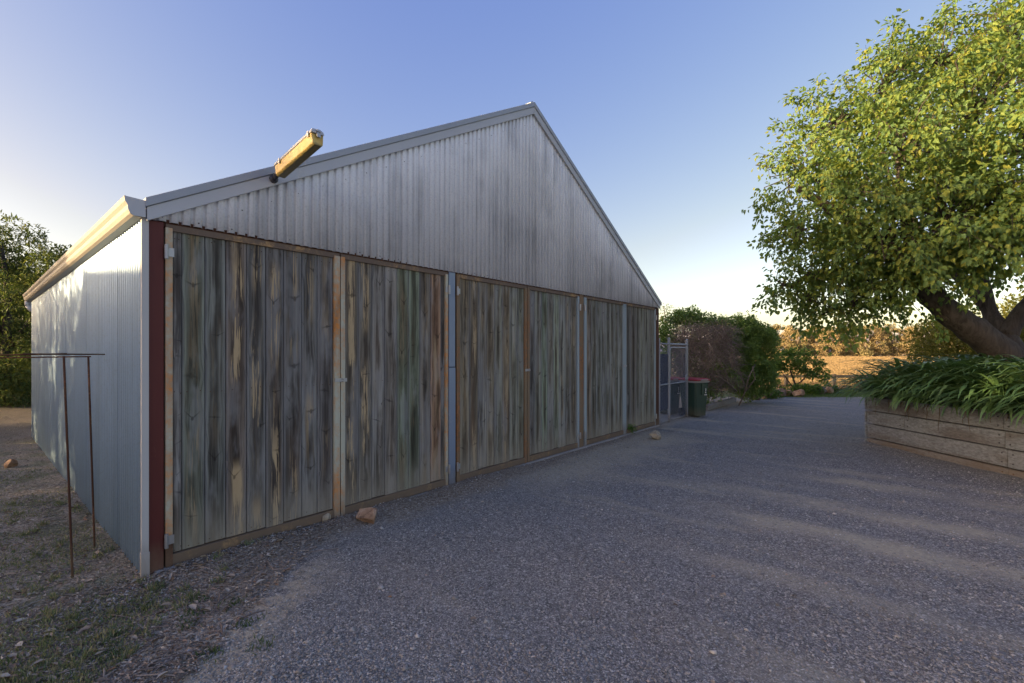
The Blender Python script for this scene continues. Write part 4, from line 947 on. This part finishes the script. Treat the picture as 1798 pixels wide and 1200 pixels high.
# ---- far gum trees
def gum(seed_, h=14):
    global rng
    lobes = []; n = 17
    for k in range(n):
        a = rng.uniform(0,6.28); r_ = rng.uniform(.5,3.6); z_ = h*(rng.uniform(.36,.93) if k < 11 else rng.uniform(.06,.34))
        if z_ > h*.8: r_ *= .6
        lobes.append(((r_*math.cos(a), r_*math.sin(a), z_),(rng.uniform(1.2,2.2),rng.uniform(1.2,2.0),rng.uniform(.6,1.15))))
    C, Dv, Nm, ln, wd = cloud([l[0] for l in lobes], [1.0]*n, [1]*n, .7, .4)
    CC = clusters(lobes, [13]*n, .4); m = len(CC)
    lm = leaf_mesh('crown', *cloud(CC, rng.uniform(.35,.7,m), [11]*m, .62, .36, .4, .5), droop=.1)
    mb = MB(); mb.tube([(0,0,-.5),(.1,0,h*.3),(-.1,.1,h*.55),(0,0,h*.8)],[.32,.25,.17,.05],6)
    for l in lobes[:7]:
        c = Vector(l[0]); z0 = rng.uniform(.2,.45)*h; mb.tube([(0,0,z0),(c.x*.5,c.y*.5,(z0+c.z)*.5),tuple(c)],[.15,.1,.04],5,False)
    tm = mb.mesh('trunk', True); return lm, tm
gums = [gum(k) for k in range(6)]
for k, (lm, tm) in enumerate(gums): tm.materials.append(m_gumbark); lm.materials.append(m_gum if k % 2 == 0 else m_gumg)
def place_gum(px, Y, sc, k, label):
    x_ = (px-CX)/F*Y; r = empty('gum_tree', (x_,Y,float(gz(x_,Y))-.2), rng.uniform(0,6.28)); r.scale = (sc*rng.uniform(.95,1.2),sc*rng.uniform(.95,1.2),sc)
    tag(r, label, 'tree', 'gum trees across the paddock')
    o = mobj('trunk', gums[k][1], None, r); o = mobj('crown', gums[k][0], None, r); tag(o, kind='stuff')
LAB = 'gum tree in the sunlit wood across the dry paddock'
px = 1315
while px < 1830:
    place_gum(px+rng.uniform(-4,4), 205+rng.uniform(-12,12), rng.uniform(.80,1.0), int(rng.integers(0,6)), LAB); px += 17
px = 1310
while px < 1830:
    place_gum(px+rng.uniform(-4,4), 240+rng.uniform(-10,10), rng.uniform(1.05,1.25), int(rng.integers(0,6)), LAB); px += 19
place_gum(1446, 178, .80, 0, 'pale broad gum tree standing forward of the far wood')
place_gum(1365, 170, .45, 2, 'short pale gum tree in front of the far wood at left')

# ================================================================== timber planter
p0 = G(1522, 777); pd = Vector((.072,-1,0)).normalized(); pn = Vector((-1,-.072,0)).normalized()
plr = empty('timber_planter', p0, math.atan2(pd.y, pd.x)); tag(plr, 'raised planter of weathered grey timber sleepers along the drive', 'planter')
# local: x along the face towards the camera, y = +90 deg of that (to the right of picture), z up
rows = [(-.12,.082,[2.20,4.4],.9),(.098,.328,[2.19,4.4],.15),(.345,.560,[.72,2.165,4.4],.0),(.575,.800,[2.15,4.4],.1)]
for ri, (z0, z1, js, ru) in enumerate(rows):
    prev = 0.0; jit = (0,.006,.0,-.004)[ri]
    for j in js+[5.2]:
        if j > 5.2: j = 5.2
        if j-prev < .05: continue
        a_, b_ = prev+.005, j-.005
        o = MB().box(0, b_-a_, 0, .06, 0, z1-z0).build('board', m_sleeper, plr, bevel=.007, loc=(a_, jit, z0)); props(o, seed=random.random()*9, rust=float(ru)); o.rotation_euler = (0, random.uniform(-.002,.002), random.uniform(-.003,.003))
        for q in (.06, b_-a_-.06):
            for zz in (.055, z1-z0-.055):
                if ri == 0 and zz < .1: continue
                mb = MB(); mb.tube([(q,.004,zz),(q,-.006,zz)], [.011,.009], 8); mb.build('bolt', m_screw if ri else m_rust, o)
        prev = j
# returning end towards the right, posts and soil
for ri, (z0, z1, js, ru) in enumerate(rows):
    o = MB().box(0, .06, .065, 7.5, z0, z1).build('end_board', m_sleeper, plr, bevel=.007, loc=(-.012,0,0)); props(o, seed=random.random()*9, rust=.3)
    MB().box(-.045,-.0125,-.004,.055,z0+.004,z1-.004).build('end_cleat', m_sleeper, plr, bevel=.004)
for xx in (.10, 2.17, 4.35): MB().box(xx-.06,xx+.06,.075,.16,-.1,.76).build('stay', m_sleeper, plr)
m_soil, nt_, b_ = new_mat('dark_garden_soil', .95); COLR(nt_, b_, RAMP(nt_, NZ(nt_, POS(nt_), 20, 5), [(.3,(.02,.015,.011)),(.7,(.06,.045,.034))]))
MB().box(.06, 5.2, .07, 7.4, -.05, .72).build('soil', m_soil, plr)

# ---- strap-leaved plants filling the planter
def strap(length, e0, bend, width, seg=7):
    """one arching leaf in the x-z plane, root at origin"""
    x_, z_, e = 0, 0, e0; V = []; st_ = length/seg
    for i in range(seg+1):
        f_ = i/seg; wv = width*(.75+.6*f_*(1-f_)*1.6)*(1 if f_ < .75 else max(.06, (1-f_)/.25)); 
        nx, nz_ = -math.sin(e), math.cos(e)
        V += [(x_+nx*wv*.16, -wv/2, z_+nz_*wv*.16), (x_, 0, z_), (x_+nx*wv*.16, wv/2, z_+nz_*wv*.16)]
        x_ += math.cos(e)*st_; z_ += math.sin(e)*st_; e -= bend/seg*(.5+1.0*f_)
    Fq = []
    for i in range(seg):
        for k in (0, 1): Fq.append((i*3+k, i*3+k+1, i*3+3+k+1, i*3+3+k))
    return np.array(V), np.array(Fq)
protos = []
for k in range(10):                     # upright ones first, then ones that arch right over
    V, Fq = strap(rng.uniform(.85,1.15), R(rng.uniform(56,80)), R(rng.uniform(90,140)), rng.uniform(.036,.050)) if k < 5 else strap(rng.uniform(.75,1.05), R(rng.uniform(34,60)), R(rng.uniform(105,165)), rng.uniform(.034,.046))
    protos.append((V, Fq, None))
pm = []
for k in range(10):
    m_ = np_mesh('leaf', protos[k][0], protos[k][1], True); m_.materials.append(m_agap); pm.append(m_)
clumps = []
for a in np.arange(.12, 4.6, .33):
    for bq, row in ((.14,0),(.46,1),(.85,2),(1.3,3),(1.8,4),(2.4,5)):
        if row >= 3 and a > 2.6: continue
        clumps.append((a+rng.uniform(-.08,.08)+(.16 if row % 2 else 0), bq+rng.uniform(-.06,.06), row))
nleaf = 0
rot = math.atan2(pd.y, pd.x); cr_, sr_ = math.cos(rot), math.sin(rot)
for (a, bq, row) in clumps:
    wx = p0.x+cr_*a-sr_*bq; wy = p0.y+sr_*a+cr_*bq
    hump = .10*min(row,3)
    r = empty('strap_leaf_plant', (wx, wy, .78+.03*row)); tag(r, 'strap leaved green plant spilling over the front boards of the planter' if row == 0 else 'arching strap leaved plant further back in the timber planter', 'plant', 'strap leaved plants in the planter')
    n_ = int(rng.integers(46,62)); AV = []; AF = []; off = 0
    # in the open front rows the leaves lean out towards the light over the edge
    for k in range(n_):
        pk = int(rng.integers(0,10)) if row else int(rng.integers(3,10)); V, Fq, _ = protos[pk]; az = rng.uniform(0,6.28)
        if rng.uniform() < (.6,.55,.4,.3,.2,.2)[row]: az = rot-math.pi/2+rng.normal(0,.8)
        if a < .5 and rng.uniform() < .45: az = rot+math.pi+rng.normal(0,.6)
        sc = rng.uniform(.78,1.10) if row == 0 else rng.uniform(.90,1.28); tilt = rng.normal(0,.15)
        if row <= 1 and nleaf < 290 and k < 12:
            o = mobj('leaf', pm[pk], None, r, (rng.normal(0,.03),rng.normal(0,.03),0)); o.rotation_euler = (tilt*.5, 0, az); o.scale = (sc,sc,sc); nleaf += 1
            continue
        Vs = V*sc; ca, sa = math.cos(az), math.sin(az)
        Vr = np.stack([Vs[:,0]*ca-Vs[:,1]*sa, Vs[:,0]*sa+Vs[:,1]*ca, Vs[:,2]], -1)+np.array([rng.normal(0,.035),rng.normal(0,.035),0])
        AV.append(Vr); AF.append(Fq+off); off += len(V)
    o = mobj('foliage', np_mesh('foliage', np.concatenate(AV), np.concatenate(AF), True), m_agap, r); tag(o, kind='stuff')
# dry hanging leaves over the board face
mb = MB(); 
for k in range(26):
    a = rng.uniform(.1,4.2); ln = rng.uniform(.08,.30) if k else .36
    if k == 0: a = 1.3
    x_ = a; pts = [(x_,.02,.80),(x_+.02,-.02,.79)]
    for s in range(4): pts.append((x_+.02+rng.normal(0,.012),-.03-.006*s,.79-ln*(s+1)/4))
    for i in range(len(pts)-1):
        w0 = .009*(1-.12*i); q0, q1 = pts[i], pts[i+1]
        mb.add([(q0[0]-w0,q0[1],q0[2]),(q0[0]+w0,q0[1]-.003,q0[2]),(q1[0]+w0*.85,q1[1]-.003,q1[2]),(q1[0]-w0*.85,q1[1],q1[2])],[(0,1,2,3)])
o = mb.build('dry_leaves', m_agdead, plr); tag(o, kind='stuff')

# ================================================================== small ground cover
# weed at the door foot
wp = G(1104, 762); r = empty('weed', (wp.x, wp.y, float(gz(wp.x,wp.y)))); tag(r, 'small green weed growing at the foot of the fifth door', 'plant')
CC = clusters([((0,0,.10),(.15,.12,.12))], [34], .2)
o = mobj('foliage', leaf_mesh('foliage', *cloud(CC, rng.uniform(.03,.06,34), [16]*34, .045, .014, -.3, .6)), m_small, r); tag(o, kind='stuff')
mb = MB()
for k in range(14): a = rng.uniform(0,6.28); mb.tube([(0,0,0),(.05*math.cos(a),.05*math.sin(a),.08),(.13*math.cos(a),.11*math.sin(a),rng.uniform(.1,.24))],.0025,3,False)
o = mb.build('stems', m_small, r); tag(o, kind='stuff')
# dry litter left of the shed
def litter(n, fx, ln, wd, mat, name, label, z=.006):
    X, Y = fx(n); C = np.stack([X, Y, gz(X,Y)+rng.uniform(.002,z+.008,len(X))], -1); k = len(X)
    Dv = rng.normal(0,1,(k,3)); Dv[:,2] *= .16; Nm = rng.normal(0,.3,(k,3)); Nm[:,2] += 1
    L_ = ln*rng.uniform(.4,1.5,k)
    o = mobj(name, leaf_mesh(name, C, Dv, Nm, L_, L_*wd*rng.uniform(.5,1.3,k), fold=.3, droop=.1), mat); tag(o, label, name.replace('_',' '), kind='stuff')
def leftzone(n):
    Y = 2.1+rng.power(.7,n)*9; X = -1.6-rng.power(.8,n)*(1.12*Y-1.2)
    d = (X-AX)*NX+(Y-AY)*NY; t = (X-AX)*UX+(Y-AY)*UY
    ok = ~((t > -.02) & (d < 0)) & (X > -1.13*Y) & ~((d > .5) & (X > -1.5)); return X[ok], Y[ok]
litter(42000, leftzone, .022, .35, m_litter, 'leaf_litter', 'dry brown leaf litter and bark chips beside the shed')
def frontzone(n):
    t = rng.uniform(-.2,8.5,n); d = rng.uniform(.0,1,n)**2*.7; return AX+UX*t+NX*d, AY+UY*t+NY*d
litter(2600, frontzone, .016, .4, m_litter, 'door_litter', 'scraps of dry leaf along the foot of the doors')
def drivezone(n):
    Y = 2.2+rng.power(.9,n)*7; X = rng.uniform(-1.2,1.1,n)*Y; d = (X-AX)*NX+(Y-AY)*NY; ok = (d > .4) & (X > -1.9) & ~((X > 6.2)&(Y < 8.6)); return X[ok], Y[ok]
litter(230, drivezone, .03, .5, m_litter, 'fallen_leaves', 'a few fallen brown leaves scattered over the gravel', .012)
def blades(n, fx, h, name, label, mat=m_grass):
    X, Y = fx(n); k = len(X); C = np.stack([X, Y, gz(X,Y)], -1)
    Dv = rng.normal(0,.55,(k,3)); Dv[:,2] = 1; Nm = rng.normal(0,1,(k,3)); Nm[:,2] *= .2; L_ = h*rng.uniform(.4,1.3,k)
    o = mobj(name, leaf_mesh(name, C, Dv, Nm, L_, np.full(k,.006)*rng.uniform(.6,1.3,k), fold=.1, droop=.25, shape=(.2,.5,.6,.4)), mat); tag(o, label, 'grass', kind='stuff')
def grasszone(n):
    X, Y = leftzone(n)
    v = np.sin(X*2.3+1.1)*np.sin(Y*2.9+.4)+.6*np.sin(X*6.1-Y*3)*np.sin(Y*5.7+X)+.35*rng.normal(0,1,len(X)); ok = (v > .35) & (X < -2.0) & (Y < 6.5); return X[ok], Y[ok]
blades(60000, grasszone, .032, 'grass', 'short patchy green grass beside the shed')
def tufts(n):
    c = [(-1.95,2.85),(-2.1,2.45),(-2.3,2.9),(-1.9,2.75),(-2.02,3.0),(-1.6,2.45),(-2.2,2.6),(-1.35,2.52),(-2.4,3.15),(-1.75,2.95),(-2.6,2.35),(-1.55,2.72)]
    X = []; Y = []
    for (a, b) in c:
        q = rng.normal(0,.035,(n//len(c),2)); X.append(a+q[:,0]); Y.append(b+q[:,1])
    return np.concatenate(X), np.concatenate(Y)
blades(620, tufts, .034, 'grass_tufts', 'small green tufts sprouting through the litter', m_tuft)
def lawnz(n):
    Y = rng.uniform(16.2,20.5,n); X = rng.uniform(.5,.95,n)*Y; return X, Y
blades(14000, lawnz, .06, 'lawn_grass', 'mown green lawn at the end of the drive', m_small)
m_straw = mat_leaf('dry_paddock_grass', [(.19,.14,.078),(.235,.17,.097),(.29,.215,.125)], .3, .7, .1)
def padz(n):
    Y = 24*(8.3**rng.uniform(0,1,n)); X = rng.uniform(.5,1.02,n)*Y; return X, Y
X, Y = padz(70000); k = len(X); C = np.stack([X, Y, gz(X,Y)-.02], -1); Dv = rng.normal(0,.35,(k,3)); Dv[:,2] = 1
az = rng.normal(2.83,.6,k); Nm = np.stack([np.cos(az), -np.abs(np.sin(az)), np.zeros(k)], -1); L_ = rng.uniform(.12,.34,k)*(1+Y/260)
o = mobj('paddock_grass', leaf_mesh('paddock_grass', C, Dv, Nm, L_, (.02+.0009*Y)*rng.uniform(.6,1.4,k), fold=.1, droop=.15, shape=(.2,.5,.6,.4)), m_straw)
tag(o, 'dry golden grass standing across the paddock', 'grass', kind='stuff')
# twigs and bark pieces in the litter
mb = MB(); X, Y = leftzone(1500); X = X[:260]; Y = Y[:260]
for x_, y_ in zip(X, Y):
    if y_ > 6: continue
    a = rng.uniform(0,6.28); l_ = rng.uniform(.04,.22); z_ = float(gz(x_,y_))+.010
    mb.tube([(x_,y_,z_),(x_+l_*.5*math.cos(a)+rng.normal(0,.01),y_+l_*.5*math.sin(a)+rng.normal(0,.01),z_+rng.uniform(0,.012)),(x_+l_*math.cos(a),y_+l_*math.sin(a),z_)], rng.uniform(.0015,.004), 4)
o = mb.build('fallen_twigs', m_twig, None); tag(o, 'small dry twigs lying in the litter beside the shed', 'twigs', kind='stuff')
def barkz(n):
    X, Y = leftzone(n*6); ok = Y < 5.5; return X[ok][:n], Y[ok][:n]
litter(420, barkz, .055, .4, m_litter, 'bark_pieces', 'larger curled pieces of bark and dead leaf beside the shed', .016)
def clumpz(n):
    X, Y = leftzone(n); ok = (Y < 5.5) & (X < -2.0); X = X[ok][:70]; Y = Y[ok][:70]
    return np.repeat(X, 26)+rng.normal(0,.022,len(X)*26), np.repeat(Y, 26)+rng.normal(0,.022,len(X)*26)
blades(400, clumpz, .05, 'grass_clumps', 'separate green and straw grass clumps beside the shed', m_grass)
